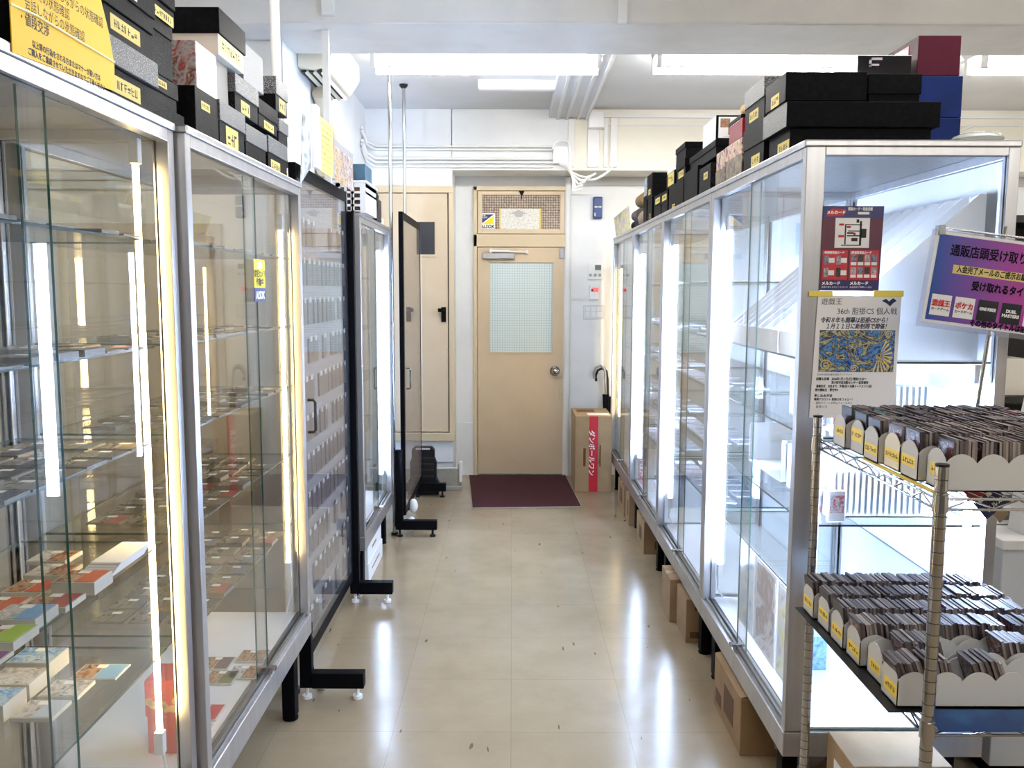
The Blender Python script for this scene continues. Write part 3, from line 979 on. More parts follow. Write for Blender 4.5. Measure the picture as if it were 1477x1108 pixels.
# folded dolly
t = thing('folding_cart', 'black folded hand cart standing upright by the step tray', 'cart', (-0.72, 7.03, 0))
build(MB().prism([(-0.825, 0.0), (-0.60, 0.0), (-0.60, 0.10), (-0.62, 0.14), (-0.62, 0.27), (-0.635, 0.31), (-0.635, 0.375), (-0.66, 0.40), (-0.79, 0.40), (-0.815, 0.375), (-0.815, 0.29), (-0.80, 0.25), (-0.80, 0.14), (-0.825, 0.10)], 'y', 7.0, 7.07), 'platform', BLACKP, t, bev=0.006)
build(MB().box(-0.78, -0.67, 6.995, 7.002, 0.378, 0.392), 'grip_slot', mat('slot_white', (205, 205, 205), 0.4), t)
for i in range(4):
    build(MB().box(-0.79, -0.64, 6.993, 7.001, 0.15 + i * 0.05, 0.165 + i * 0.05), 'rib', mat('black_rib', (32, 32, 35), 0.5), t)

# ------------------------------------------------------------------ cartons
def carton(x0, x1, y0, y1, z0, z1, label, m=CARD, tape='x', name='carton', flaps=False, prints=()):
    t = thing(name, label, 'box', ((x0 + x1) / 2, (y0 + y1) / 2, z0), None)
    build(MB().box(x0, x1, y0, y1, z0, z1), 'body', m, t, bev=0.003)
    xm, ym = (x0 + x1) / 2, (y0 + y1) / 2
    tm_ = mat('packing_tape', (156, 130, 96), 0.3)
    if tape == 'x':
        build(MB().box(x0 - 0.001, x1 + 0.001, ym - 0.025, ym + 0.025, z1, z1 + 0.0012), 'tape', tm_, t)
    elif tape == 'y':
        build(MB().box(xm - 0.025, xm + 0.025, y0 - 0.001, y1 + 0.001, z1, z1 + 0.0012), 'tape', tm_, t)
    for fc, a0, a1, b0, b1, mm in prints:
        if fc == 'w':
            q = MB().box(x0 - 0.0012, x0 - 0.0002, y0 + (y1 - y0) * a0, y0 + (y1 - y0) * a1, z0 + (z1 - z0) * b0, z0 + (z1 - z0) * b1)
        elif fc == 'n':
            q = MB().box(x0 + (x1 - x0) * a0, x0 + (x1 - x0) * a1, y0 - 0.0012, y0 - 0.0002, z0 + (z1 - z0) * b0, z0 + (z1 - z0) * b1)
        elif fc == 'e':
            q = MB().box(x1 + 0.0002, x1 + 0.0012, y0 + (y1 - y0) * a0, y0 + (y1 - y0) * a1, z0 + (z1 - z0) * b0, z0 + (z1 - z0) * b1)
        else:
            q = MB().box(x0 + (x1 - x0) * a0, x0 + (x1 - x0) * a1, y0 + (y1 - y0) * b0, y0 + (y1 - y0) * b1, z1 + 0.0012, z1 + 0.002)
        build(q, 'printed_mark', mm, t)
    return t


BRN = mat('brown_print', (92, 64, 40), 0.7)
t = carton(0.528, 0.835, 7.125, 7.62, 0, 0.64, 'tall upright carton with a red stripe and white lettering by the door', CARD2, None, prints=(('n', .38, .62, 0, 1, mat('red_tape', (196, 34, 52), 0.4)), ('t', .35, .95, .1, .35, PAPER), ('t', .1, .6, .5, .8, BRN), ('n', .22, .29, .34, .58, BRN), ('n', .66, .70, .34, .62, BRN)))
text('ダンボールワン', 0.055, (0.663, 7.1225, 0.33), WINK, t, align='CENTER', ry=PI / 2, bold=0.0012)
text('ダンボール通販', 0.026, (0.725, 7.1235, 0.33), BRN, t, align='CENTER', ry=PI / 2)
carton(0.83, 1.30, 2.985, 3.39, 0, 0.215, 'large open-topped brown carton with black print under the poster showcase', tape=None, prints=(('w', .25, .6, .25, .75, BRN), ('w', .7, .92, .15, .4, BRN), ('n', .15, .9, .82, .9, INK)))
b = thing('carton_flap', 'raised brown flap of the open carton under the poster showcase', 'flap', (0.9, 3.18, 0.215))
build(MB().prism([(0.828, 0.2165), (0.834, 0.2165), (0.915, 0.232), (0.913, 0.236)], 'y', 2.99, 3.385), 'sheet', CARD, b)
t = thing('plastic_wrap', 'clear plastic bag bulging from the front of the open carton', 'bag', (1.0, 2.88, 0.02))
build(MB().sphere((1.02, 2.882, 0.105), 0.10, 18, 0.7), 'film', clear('bag_film', (238, 236, 244), 0.05, haze=0.35, hazecol=(205, 195, 215)), t, smooth=True)
carton(0.835, 1.25, 4.00, 4.23, 0, 0.215, 'brown carton with dark lettering beside the first showcase joint', tape=None, prints=(('n', .1, .9, .75, .82, BRN), ('n', .3, .5, .45, .6, BRN), ('n', .05, .25, .1, .25, BRN)))
carton(0.805, 1.2, 4.26, 4.50, 0, 0.222, 'slim brown carton with square mark, second in from the showcase joint', CARD, 'x', prints=(('n', .1, .7, .1, .35, BRN), ('n', .1, .5, .5, .72, BRN)))
carton(0.845, 1.2, 5.40, 5.72, 0, 0.21, 'brown carton under the second white-lit showcase', CARD, 'x', prints=(('n', .2, .8, .15, .4, BRN), ('w', .3, .6, .3, .7, BRN)))
carton(0.838, 1.2, 6.062, 6.245, 0, 0.225, 'brown carton with dark scribbles under the third white-lit showcase', CARD, 'x', prints=(('w', .2, .5, .3, .8, BRN),))
carton(0.838, 1.2, 6.33, 6.70, 0, 0.225, 'brown carton farthest under the white-lit showcases, near the door carton', CARD, 'x', prints=(('w', .3, .7, .3, .8, BRN),))
carton(0.942, 1.215, 2.255, 2.45, 0, 0.38, 'brown carton with white shipping label below the wire rack', CARD2, None, prints=(('w', .25, .7, .3, .86, PAPER), ('w', .3, .6, .4, .6, INK), ('n', .3, .75, .2, .8, PAPER)))
carton(-1.22, -0.83, 2.095, 2.29, 0, 0.26, 'brown carton with a ring mark under the warm-lit showcases', CARD, None, prints=(('e', .5, .8, .4, .6, INK),))
t = carton(-1.20, -0.818, 4.83, 5.35, 0, 0.115, 'flat white carton standing below the narrow white-lit showcase', WHITEP, None, prints=(('e', .2, .75, .45, .55, CARD2),))
carton(-1.20, -0.822, 4.83, 5.33, 0.1165, 0.235, 'second flat white carton, on top of the first below the narrow showcase', WHITEP, None, prints=(('e', .3, .6, .4, .55, CARD2),))

# umbrellas hanging at the end of the last showcase
for i, (x, z, m, lb) in enumerate(((0.775, 0.96, STEEL, 'grey umbrella with curved handle leaning at the end of the last showcase'), (0.80, 0.93, BLACKP, 'black umbrella behind the grey one at the end of the last showcase'))):
    t = thing('umbrella', lb, 'umbrella', (x + 0.06, 7.66 + 0.075 * i, 0))
    y = 7.66 + 0.075 * i
    build(MB().tube([(x - 0.045, y, z - 0.06), (x - 0.05, y, z - 0.01), (x - 0.03, y, z + 0.04), (x + 0.01, y, z + 0.055), (x + 0.045, y, z + 0.03), (x + 0.055, y, z - 0.04), (x + 0.06, y, z - 0.20)], 0.012, 10), 'handle', m, t, smooth=True)
    build(MB().cyl((x + 0.06, y, z - 0.20), (x + 0.075, y, 0.06), 0.030, 12, r1=0.012), 'canopy', BLACK, t, smooth=True)
    build(MB().cyl((x + 0.075, y, 0.06), (x + 0.076, y, 0.0), 0.005, 8), 'tip', CHROME, t)
# ------------------------------------------------------------------ storage boxes on top of the showcases
SPECKL = mat('grey_speckled_lid', (44, 44, 46), 0.45, noise=(380, (150, 150, 152), 0.5, 0.64), bump=(260, 0.25))


def scribble(mb, face, p, u0, u1, v, h):
    """a few pen strokes: face 'e' (+x side, runs along +y), 'w' (-x side, runs along -y), 'n' (-y side)"""
    n = max(3, int((u1 - u0) / (h * 0.9)))
    for i in range(n):
        a = u0 + (u1 - u0) * (i + 0.15) / n
        b = u0 + (u1 - u0) * (i + 0.85) / n
        for _ in range(3):
            if random.random() < 0.5:
                q = (a, b, v + random.uniform(-.4, .4) * h, 0.06 * h)
                r = (q[0], q[1], q[2] - q[3], q[2] + q[3])
            else:
                c = random.uniform(a, b)
                r = (c - 0.05 * h, c + 0.05 * h, v - h * .45, v + h * .45)
            if face in 'ew':
                mb.box(p, p + (0.0004 if face == 'e' else -0.0004), r[0], r[1], r[2], r[3])
            else:
                mb.box(r[0], r[1], p, p - 0.0004, r[2], r[3])


def sbox(x0, x1, y0, y1, z0, z1, label, face, body=BLKB, lid=None, lidh=0.05, lb=None, group=None, ov=0.004, name='storage_box', lbm=None, extra=None):
    """face = side turned to the aisle ('e' on the left row, 'w' on the right row); lb = (u0, u1, v0, v1) fractions of that side"""
    t = thing(name, label, 'box', ((x0 + x1) / 2, (y0 + y1) / 2, z0), group)
    zl = z1 - lidh if lid else z1
    if lid:
        build(MB().box(x0 + ov, x1 - ov, y0 + ov, y1 - ov, z0, z1 - 0.004), 'body', body, t, bev=0.002)
        build(MB().box(x0, x1, y0, y1, zl, z1), 'lid', lid, t, bev=0.002)
    else:
        build(MB().box(x0, x1, y0, y1, z0, z1), 'body', body, t, bev=0.002)
    if lb:
        ins = ov if (lid and lb[3] < (zl - z0) / (z1 - z0) + 0.01) else 0
        xs = x1 - ins if face == 'e' else x0 + ins
        d = 0.0006 if face == 'e' else -0.0006
        ya, yb = y0 + (y1 - y0) * lb[0], y0 + (y1 - y0) * lb[1]
        za, zb = z0 + (z1 - z0) * lb[2], z0 + (z1 - z0) * lb[3]
        o = build(MB().box(xs, xs + d, ya, yb, za, zb), 'label_sticker', lbm or LABEL, t)
        sc = MB()
        scribble(sc, face, xs + d, ya + 0.1 * (yb - ya), yb - 0.1 * (yb - ya), (za + zb) / 2, (zb - za) * 0.55)
        build(sc, 'handwriting', INK, o)['kind'] = 'stuff'
    return t


ZL = 2.0855
F = -0.850
P1C = art('box_art_red', [(232, 226, 220), (170, 50, 40), (196, 190, 186), (120, 36, 30), (236, 220, 190)], 14)
P2C = art('box_art_pink', [(236, 214, 210), (236, 196, 90), (226, 200, 210), (240, 230, 210)], 12)
P3C = art('box_art_purple', [(70, 40, 60), (196, 120, 130), (230, 210, 170), (120, 60, 90), (40, 26, 40)], 16)
P4C = art('box_art_dark', [(50, 44, 40), (150, 140, 110), (90, 60, 50), (40, 34, 32)], 18)
# nearest column, behind the yellow notice
sbox(-1.18, F, 1.30, 1.86, ZL, 2.24, 'large black box hidden behind the yellow notice, nearest of all', 'e')
sbox(-1.16, F - .01, 1.32, 1.84, 2.241, 2.44, 'black box behind the yellow notice, on the largest black box', 'e')
sbox(-1.15, F, 1.89, 2.125, ZL, 2.150, 'black speckled box with pale tape label right of the yellow notice, lowest there', 'e', SPECK, None, lb=(.05, .62, .2, .75))
sbox(-1.15, F + .006, 1.865, 2.130, 2.151, 2.212, 'speckled grey lidded box right of the yellow notice, second from bottom', 'e', SPECK, SPECKL, 0.058)
sbox(-1.15, F, 1.87, 2.115, 2.213, 2.272, 'black box with cream label reading in pen, third up beside the yellow notice', 'e', BLKB, None, lb=(.12, .72, .25, .8))
t = sbox(-1.15, F + .008, 1.84, 2.122, 2.273, 2.40, 'black box with a small white square sticker at the top of the frame', 'e', BLKB, BLKB, 0.09)
build(MB().box(F + .0082, F + .0088, 1.985, 2.02, 2.318, 2.345), 'white_sticker', PAPER, t)
sbox(-1.14, F - .01, 2.135, 2.33, ZL, 2.128, 'low black speckled box at the joint of the two warm-lit showcases', 'e', SPECK)
sbox(-1.14, F - .012, 2.133, 2.30, 2.129, 2.200, 'black box with slim yellow label at the joint of the warm-lit showcases', 'e', BLKB, BLKB, 0.04, lb=(.05, .55, .62, .85))
sbox(-1.14, F - .012, 2.137, 2.27, 2.201, 2.30, 'grey ribbed black box with tape scrap, third up at the showcase joint', 'e', SPECK)
sbox(-1.14, F - .006, 2.13, 2.275, 2.301, 2.372, 'black lidded box with long cream label, fourth up at the showcase joint', 'e', BLKB, BLKB, 0.035, lb=(.05, .95, .45, .8))
sbox(-1.14, F, 2.12, 2.27, 2.373, 2.47, 'topmost black box at the joint of the warm-lit showcases', 'e')
# the middle block
sbox(-1.10, F, 2.385, 2.570, ZL, 2.222, 'plain black box with small yellow label under the pictured product box', 'e', BLKB, lb=(.25, .62, .62, .78))
t = sbox(-0.958, -0.862, 2.435, 2.60, 2.223, 2.352, 'small product box printed with red and silver pictures', 'e', P1C, name='product_box')
build(MB().box(-0.8618, -0.8610, 2.437, 2.598, 2.226, 2.349), 'side_print', P2C, t)
build(MB().box(-0.8609, -0.8603, 2.455, 2.52, 2.24, 2.335), 'yellow_picture', art('picture_yellow', [(250, 214, 120), (240, 150, 50), (252, 236, 190)], 20), t)
sbox(-1.02, -0.872, 2.603, 2.735, 2.226, 2.352, 'plain grey carton beside the pictured product box', 'e', mat('grey_board', (158, 152, 142), 0.6))
sbox(-1.20, -0.962, 2.46, 2.60, 2.223, 2.353, 'black speckled box tucked behind the pictured product box', 'e', SPECK)
sbox(-1.12, F + .004, 2.573, 2.815, ZL, 2.226, 'speckled lidded box with a large yellow and pink label', 'e', SPECK, SPECKL, 0.058, lb=(.25, .72, .05, .55))
sbox(-1.10, F + .006, 2.585, 2.835, 2.355, 2.485, 'white box with black lid on top of the left stack, yellowish label', 'e', mat('white_board', (228, 222, 208), 0.6), BLKB, 0.072, ov=0.006, lb=(.05, .9, .08, .42), lbm=mat('washed_label', (246, 226, 150), 0.6))
sbox(-1.12, F, 2.738, 2.985, 2.227, 2.340, 'speckled lidded box with yellow label, under the tall grey box', 'e', SPECK, SPECKL, 0.056, lb=(.25, .62, .05, .4))
sbox(-1.08, F - .004, 2.838, 3.060, 2.341, 2.462, 'tall grey speckled box standing right of the black-lidded white box', 'e', mat('grey_speckled_box', (150, 148, 146), 0.55, noise=(300, (110, 110, 110), 0.45, 0.6), noise_dims=(1, 1, 6)))
sbox(-1.12, F + .004, 2.820, 3.055, ZL, 2.205, 'dark box with speckled lid beside the yellow and pink label box', 'e', BLKB, SPECKL, 0.055)
sbox(-1.12, F - .002, 2.99, 3.23, 2.228, 2.320, 'black box with grey lid and yellow label in the second tier', 'e', BLKB, SPECK, 0.05, lb=(.3, .8, .05, .35))
sbox(-1.10, F + .004, 3.075, 3.33, ZL, 2.212, 'black box with dark grey lid and cream label at the end of the warm showcases', 'e', BLKB, SPECKL, 0.056, lb=(.15, .62, .1, .4))
sbox(-1.05, F - .006, 3.335, 3.375, ZL, 2.17, 'narrow black box with small label, last on the warm-lit showcases', 'e', BLKB, BLKB, .03, lb=(.1, .9, .15, .5))
sbox(-1.05, F, 3.235, 3.37, 2.213, 2.300, 'grey box with slim dark lid, second tier by the white pole', 'e', SPECK, SPECKL, .045)
sbox(-0.99, F + .002, 3.20, 3.365, 2.321, 2.440, 'black box with white speckled lid and two yellow labels by the white pole', 'e', BLKB, SPECKL, .062, lb=(.3, .85, .05, .45))
# notices standing on the first black panel
t = thing('paper_notice', 'large yellow notice with black handwriting taped up over the warm-lit showcase', 'notice', (-0.838, 1.69, ZL))
q = [(1.482, 2.068), (1.852, 2.088), (1.858, 2.14), (1.840, 2.20), (1.811, 2.256), (1.76, 2.36), (1.486, 2.36)]
build(MB().prism(q, 'x', -0.8285, -0.8265), 'sheet', YELLOW, t)
build(MB().tube([(-0.826, 1.483, 2.145), (-0.8245, 1.56, 2.150), (-0.8245, 1.72, 2.148), (-0.826, 1.856, 2.147)], 0.0022, 6), 'crease', mat('pale_crease', (255, 246, 190), 0.35), t)
RZ = PI / 2
for tx, sz, y, z_, bd in (('会話しながらの状態確認', .0228, 1.526, 2.1605, 0), ('での状態確認', .0228, 1.566, 2.185, 0), ('会話しながらの状態確認', .0228, 1.606, 2.210, 0), ('・値段交渉', .0235, 1.505, 2.1335, .0003),
                          ('以上等の行為をされる方またはマナーが悪い方は', .0136, 1.543, 2.0985, .0004), ('ご購入をご遠慮させていただきますのでご了承ください', .0136, 1.528, 2.0825, .0004)):
    text(tx, sz, (-0.8262, y, z_), INK, t, rz=RZ, sx=.83, bold=bd)
t = thing('white_board', 'narrow white board standing edge-on on the first black panel', 'board', (-0.82, 3.66, 2.176))
build(MB().box(-0.822, -0.800, 3.62, 3.70, 2.176, 2.43), 'sheet', WHITEP, t, bev=0.003)
t = thing('paper_notice', 'pale yellow notice sheet standing on the first black panel', 'notice', (-0.81, 3.83, 2.176))
build(MB().box(-0.806, -0.804, 3.715, 3.965, 2.176, 2.40), 'sheet', mat('pale_yellow', (248, 236, 130), 0.55), t)
sc = MB()
for i in range(9):
    scribble(sc, 'e', -0.8038, 3.74, 3.94, 2.185 + i * 0.024, 0.012)
build(sc, 'handwriting', mat('faint_ink', (190, 176, 84), 0.6), t)['kind'] = 'stuff'
t = thing('picture_sheet', 'colourful picture sheet standing beside the pale yellow notice', 'poster', (-0.81, 4.2, 2.176))
build(MB().box(-0.806, -0.803, 3.97, 4.45, 2.176, 2.355), 'sheet', mat('grey_card', (176, 170, 168), 0.5), t)
for i in range(3):
    build(MB().box(-0.8029, -0.8022, 3.99 + i * .155, 4.125 + i * .155, 2.17, 2.325), 'picture', art('picture_%d' % i, [(120, 130, 190), (226, 150, 80), (240, 214, 160), (150, 90, 60), (230, 226, 226)][i:] + [(226, 190, 170)], 20), t)
t = thing('picture_sheet', 'grey landscape picture leaning behind the white board', 'poster', (-0.85, 3.50, 2.176))
build(MB().prism([(3.44, 2.09), (3.62, 2.176), (3.62, 2.36), (3.50, 2.37)], 'x', -0.828, -0.825), 'sheet', art('grey_green', [(200, 206, 226), (220, 224, 232), (120, 124, 110), (150, 140, 150)], 7), t)

# on the narrow white-lit showcase
t = thing('plastic_basket', 'white plastic basket with square holes on the narrow showcase', 'basket', (-0.93, 4.85, ZL))
bx0, bx1, by0, by1, bz0, bz1 = -1.06, -0.778, 4.67, 5.03, ZL, 2.24
bm_ = MB()
for i in range(5):
    x = bx0 + (bx1 - bx0 - 0.012) * i / 4
    bm_.box(x, x + 0.012, by0, by0 + 0.006, bz0, bz1)
    bm_.box(x, x + 0.012, by1 - 0.006, by1, bz0, bz1)
for i in range(5):
    z = bz0 + (bz1 - bz0 - 0.02) * i / 4
    bm_.box(bx0, bx1, by0, by0 + 0.006, z, z + (0.012 if i < 4 else 0.02))
    bm_.box(bx0, bx1, by1 - 0.006, by1, z, z + (0.012 if i < 4 else 0.02))
    for x in (bx0, bx1 - 0.006):
        bm_.box(x, x + 0.006, by0, by1, z, z + (0.012 if i < 4 else 0.02))
for i in range(9):
    y = by0 + (by1 - by0 - 0.04) * i / 8
    for x in (bx0, bx1 - 0.006):
        bm_.box(x, x + 0.006, y, y + 0.04, bz0, bz1)
bm_.box(bx0, bx1, by0, by1, bz0, bz0 + 0.006)
bm_.box(-.808, bx1, by0 - .001, by0 + .007, bz0, bz1)
bm_.box(bx1 - .007, bx1 + .001, by0, by1, bz0, bz1 - .06)
for x in (-1.02, -.975, -.93, -.885, -.846):
    bm_.box(x - .007, x + .007, by0, by0 + .006, bz0, bz1)
build(bm_, 'lattice', WHITEP, t)
build(MB().box(bx0 - .008, bx1 + .008, by0 - .008, by0 + .004, bz1, bz1 + .014).box(bx0 - .008, bx1 + .008, by1 - .004, by1 + .008, bz1, bz1 + .014).box(bx0 - .008, bx0 + .004, by0, by1, bz1, bz1 + .014).box(bx1 - .004, bx1 + .008, by0, by1, bz1, bz1 + .014), 'rim', WHITEP, t, bev=.003)
sbox(-1.04, -0.80, 4.70, 5.00, ZL + .007, 2.222, 'brown box inside the white basket', 'e', mat('dim_brown', (120, 100, 80), 0.6))
sbox(-0.905, -0.795, 4.76, 4.99, 2.2555, 2.352, 'dark teal blue box on top of the white basket', 'e', mat('teal_box', (44, 84, 110), 0.4, noise=(12, (60, 104, 128), 0.4, 0.6)))
sbox(-0.95, -0.798, 5.18, 5.36, ZL, 2.215, 'black speaker-like box behind the white basket', 'e', BLACKP, name='black_box')
sbox(-0.93, -0.822, 5.43, 5.47, ZL + .03, 2.20, 'pale blue white card block behind the black box', 'e', mat('pale_blue', (196, 214, 230), 0.5), name='card_block')
sbox(-0.92, -0.822, 5.475, 5.62, ZL, 2.13, 'low cream open carton at the far end of the narrow showcase', 'e', mat('cream_card', (206, 196, 176), 0.6))
t = thing('cable_coil', 'black cable hanging over the back of the white basket', 'cable', (-0.82, 5.09, 2.1))
build(MB().tube([(-0.86, 5.052, 2.20), (-0.84, 5.07, 2.25), (-0.80, 5.10, 2.255), (-0.79, 5.13, 2.22), (-0.80, 5.13, 2.10)], 0.012, 8), 'cord', BLACKP, t, smooth=True)

# right-hand row, seen from the aisle
G = 0.862
ZT = 2.1145
sbox(G, 1.345, 2.80, 3.062, ZT, 2.272, 'long black lidded box lying along the edge above the posters', 'w', BLKB, BLKB, 0.078, ov=0.018, lb=(.1, .55, .05, .3))
build(MB().box(G - .0008, G, 2.802, 3.06, 2.196, 2.270), 'speckled_end', SPECKL, bpy.data.objects['storage_box.%03d' % (len([o for o in bpy.data.objects if o.name.startswith('storage_box')]) - 1)])
sbox(G + .004, 1.30, 3.07, 3.335, ZT, 2.272, 'grey-lidded black box next to the long black box above the posters', 'w', BLKB, SPECK, 0.075, lb=(.2, .6, .08, .32))
sbox(G + .01, 1.125, 3.10, 3.36, 2.2735, 2.42, 'black box with white speckled lid standing up behind the long black box', 'w', SPECK, SPECKL, 0.066, lb=(.3, .75, .15, .4))
sbox(G + .005, 1.125, 2.84, 3.06, 2.2735, 2.372, 'black box with cream end label on the long black box', 'w', BLKB, BLKB, .09, lb=(.3, .7, .1, .5))
sbox(1.130, 1.30, 2.84, 3.05, 2.2735, 2.366, 'small black lidded box between the long box and the blue box', 'w', BLKB, BLKB, .062)
BLUE = mat('blue_case', (16, 38, 98), 0.5, spec=0.12, noise=(9, (13, 32, 82), 0.4, 0.6))
sbox(1.348, 1.485, 2.95, 3.33, ZT, 2.252, 'lower dark blue storage case behind the long black box', 'w', BLUE, name='storage_case')
sbox(1.318, 1.485, 2.95, 3.33, 2.253, 2.386, 'upper dark blue storage case carrying the burgundy case', 'w', BLUE, name='storage_case')
t = sbox(1.332, 1.472, 2.95, 3.42, 2.387, 2.515, 'burgundy storage case on top of the blue cases', 'w', mat('burgundy_case', (70, 10, 34), 0.45, spec=0.15), name='storage_case')
build(MB().prism([(3.02, 2.395), (3.10, 2.395), (3.22, 2.46), (3.30, 2.50), (3.02, 2.50)], 'x', 1.3305, 1.3318), 'painted_glare', mat('glare_pink', (226, 150, 170), 0.15), t)  # glare on the case side, painted on as a pale pink patch
t = sbox(1.135, 1.312, 2.95, 3.20, 2.373, 2.452, 'glossy black card box with silver mark beside the burgundy case', 'w', mat('gloss_black', (18, 16, 22), 0.08), name='gloss_box')
build(MB().box(1.172, 1.215, 2.9490, 2.9496, 2.436, 2.444).box(1.172, 1.18, 2.9490, 2.9496, 2.415, 2.444).box(1.172, 1.205, 2.9490, 2.9496, 2.418, 2.424), 'silver_mark', mat('silver_print', (190, 180, 196), 0.3), t)
t = thing('plastic_wrap', 'clump of clear plastic wrap on the back edge of the poster showcase', 'bag', (1.40, 2.75, ZT))
build(MB().sphere((1.40, 2.68, ZT + .021), 0.075, 16, 0.28), 'film', clear('film', (240, 244, 244), 0.06, haze=0.4, hazecol=(235, 240, 240)), t, smooth=True)
for i, (y0, y1, z0, z1, m, lb) in enumerate(((3.37, 3.62, ZT, 2.20, P4C, 'dark printed product box lowest in the colourful pile'), (3.63, 3.80, ZT, 2.185, P4C, 'olive brown product box at the joint, end of the colourful pile'),
                                               (3.38, 3.64, 2.201, 2.262, P3C, 'pink and plum product box, second in the colourful pile'), (3.38, 3.58, 2.263, 2.335, mat('red_gloss_box', (150, 34, 48), 0.25), 'glossy red product box high in the colourful pile'),
                                               (3.645, 3.79, 2.186, 2.26, P3C, 'plum product box with gold picture facing the aisle'), (3.40, 3.60, 2.336, 2.352, BLKB, 'flat black lid lying on the glossy red box'))):
    sbox(G + .01, G + .15, y0, y1, z0, z1, lb, 'w', m, name='product_box')
t = thing('small_figure', 'tiny orange cream ornament sitting on the flat black lid', 'ornament', (0.90, 3.44, 2.353))
build(MB().sphere((0.90, 3.44, 2.375), 0.022, 12, 1.0), 'body', mat('orange_cream', (240, 200, 140), 0.5), t, smooth=True)
sbox(0.925, 1.16, 3.83, 4.10, ZT, 2.262, 'black box with yellow label at the joint of first and second white-lit showcases', 'w', BLKB, BLKB, .05, lb=(.3, .7, .4, .65))
sbox(G, 0.92, 3.85, 4.08, ZT, 2.235, 'grey speckled box with a pale round patch beside the showcase joint', 'w', SPECK, None, lb=(.25, .6, .5, .75))
sbox(G + .02, 1.20, 3.86, 4.42, 2.263, 2.335, 'wide black box carrying the white box with garden pictures', 'w', BLKB, BLKB, .03)
t = sbox(G + .03, 1.20, 3.90, 4.16, 2.336, 2.445, 'white and black box with garden pictures on its side', 'w', BLKB, name='display_box')
build(MB().box(G + .029, G + .0295, 3.902, 4.158, 2.338, 2.443), 'white_end', PAPER, t)
for i in range(2):
    build(MB().box(G + .04 + i * .105, G + .138 + i * .105, 3.8985, 3.8995, 2.347, 2.437), 'white_card', PAPER, t)
    build(MB().box(G + .048 + i * .105, G + .09 + i * .105, 3.8975, 3.8984, 2.392, 2.430).box(G + .083 + i * .105, G + .130 + i * .105, 3.8966, 3.8974, 2.360, 2.398), 'picture', art('garden_%d' % i, [(60, 84, 50), (120, 140, 90), (150, 70, 50), (200, 190, 180)], 30), t)
    text('————', 0.012, (G + .089 + i * .105, 3.898, 2.352), INK, t, align='CENTER', name='caption_line')
sbox(G, 1.15, 4.12, 4.44, ZT, 2.262, 'plain black box under the wide black box with garden pictures above', 'w')
sbox(G, 1.12, 4.46, 4.86, ZT, 2.245, 'large black box with two small slips in the second stack', 'w', BLKB, None, lb=(.55, .75, .05, .2))
sbox(G + .005, 1.12, 4.46, 4.70, 2.246, 2.345, 'black lidded box with grey white label, above the large black box', 'w', BLKB, BLKB, .04, lb=(.2, .75, .15, .5))
sbox(G + .005, 1.12, 4.46, 4.72, 2.346, 2.425, 'dark grey box on top of the second stack of the white-lit row', 'w', SPECK, BLKB, .03)
sbox(G + .005, 1.10, 4.73, 4.98, 2.246, 2.325, 'black box with large pale yellow label in the second stack', 'w', BLKB, None, lb=(.1, .8, .1, .95))
sbox(G + .012, 1.05, 4.74, 5.00, 2.326, 2.395, 'white grey box on the pale yellow label box', 'w', mat('white_board', (228, 222, 208), 0.6))
sbox(G, 1.10, 4.90, 5.10, ZT, 2.175, 'low black box left of the large black box with slips', 'w')
sbox(G, 1.10, 5.12, 5.36, ZT, 2.180, 'low black box in the third stack with nothing on its face', 'w')
sbox(G, 1.10, 4.905, 5.115, 2.176, 2.240, 'black box with cream label, nearer one of a pair in the third stack', 'w', BLKB, None, lb=(.15, .8, .2, .7))
sbox(G, 1.10, 5.125, 5.36, 2.181, 2.245, 'black box with cream label, farther one of a pair in the third stack', 'w', BLKB, None, lb=(.15, .8, .2, .7))
sbox(G, 1.05, 5.45, 5.62, ZT, 2.26, 'upright black box with small gold mark in the far stack', 'w', BLKB, None, lb=(.3, .5, .1, .3))
sbox(G, 1.05, 5.45, 5.66, 2.261, 2.33, 'black box with yellow picture in the far stack', 'w', BLKB, None, lb=(.3, .7, .25, .75), lbm=art('yellow_dark', [(40, 36, 30), (230, 200, 90), (60, 50, 40)], 30))
sbox(G, 1.05, 5.45, 5.65, 2.331, 2.405, 'top black box of the far stack', 'w', BLKB)
sbox(G, 1.00, 5.665, 5.78, 2.29, 2.405, 'pale blue and white product box on the far stack', 'w', art('pale_print', [(190, 214, 220), (60, 80, 90), (232, 236, 238)], 18), name='product_box')
sbox(G, 1.02, 5.665, 5.80, ZT, 2.289, 'black support box under the pale blue product box', 'w')
for i, (x, y, z, r, m, lb) in enumerate(((0.905, 5.93, 2.300, .045, (110, 86, 52), 'brown rolled playmat highest at the far end of the row'), (0.925, 5.84, 2.173, .058, (130, 112, 96), 'taupe rolled playmat, thickest of the rolls'),
                                          (0.895, 6.10, 2.212, .038, (84, 80, 78), 'dark grey rolled playmat between the brown and black rolls'), (0.905, 6.20, 2.150, .035, (28, 28, 32), 'black rolled playmat, lowest at the far end of the row'))):
    t = thing('rolled_mat', lb, 'rolled mat', (x, y + .12, z - r))
    build(MB().cyl((x, y, z), (x, y + .25, z), r, 24), 'roll', mat('roll_%d' % i, m, 0.7), t, smooth=True)
    build(MB().cyl((x, y - .001, z), (x, y, z), r * .25, 12), 'core', DARK, t)
t = thing('picture_sheet', 'grey and yellow picture card leaning at the far end of the row', 'poster', (0.845, 6.7, 2.09))
build(MB().prism([(6.25, 2.115), (7.10, 2.115), (7.28, 2.275), (6.35, 2.29)], 'x', 0.838, 0.842), 'sheet', art('grey_yellow', [(150, 140, 142), (180, 168, 166), (226, 214, 110), (140, 128, 130)], 7), t)

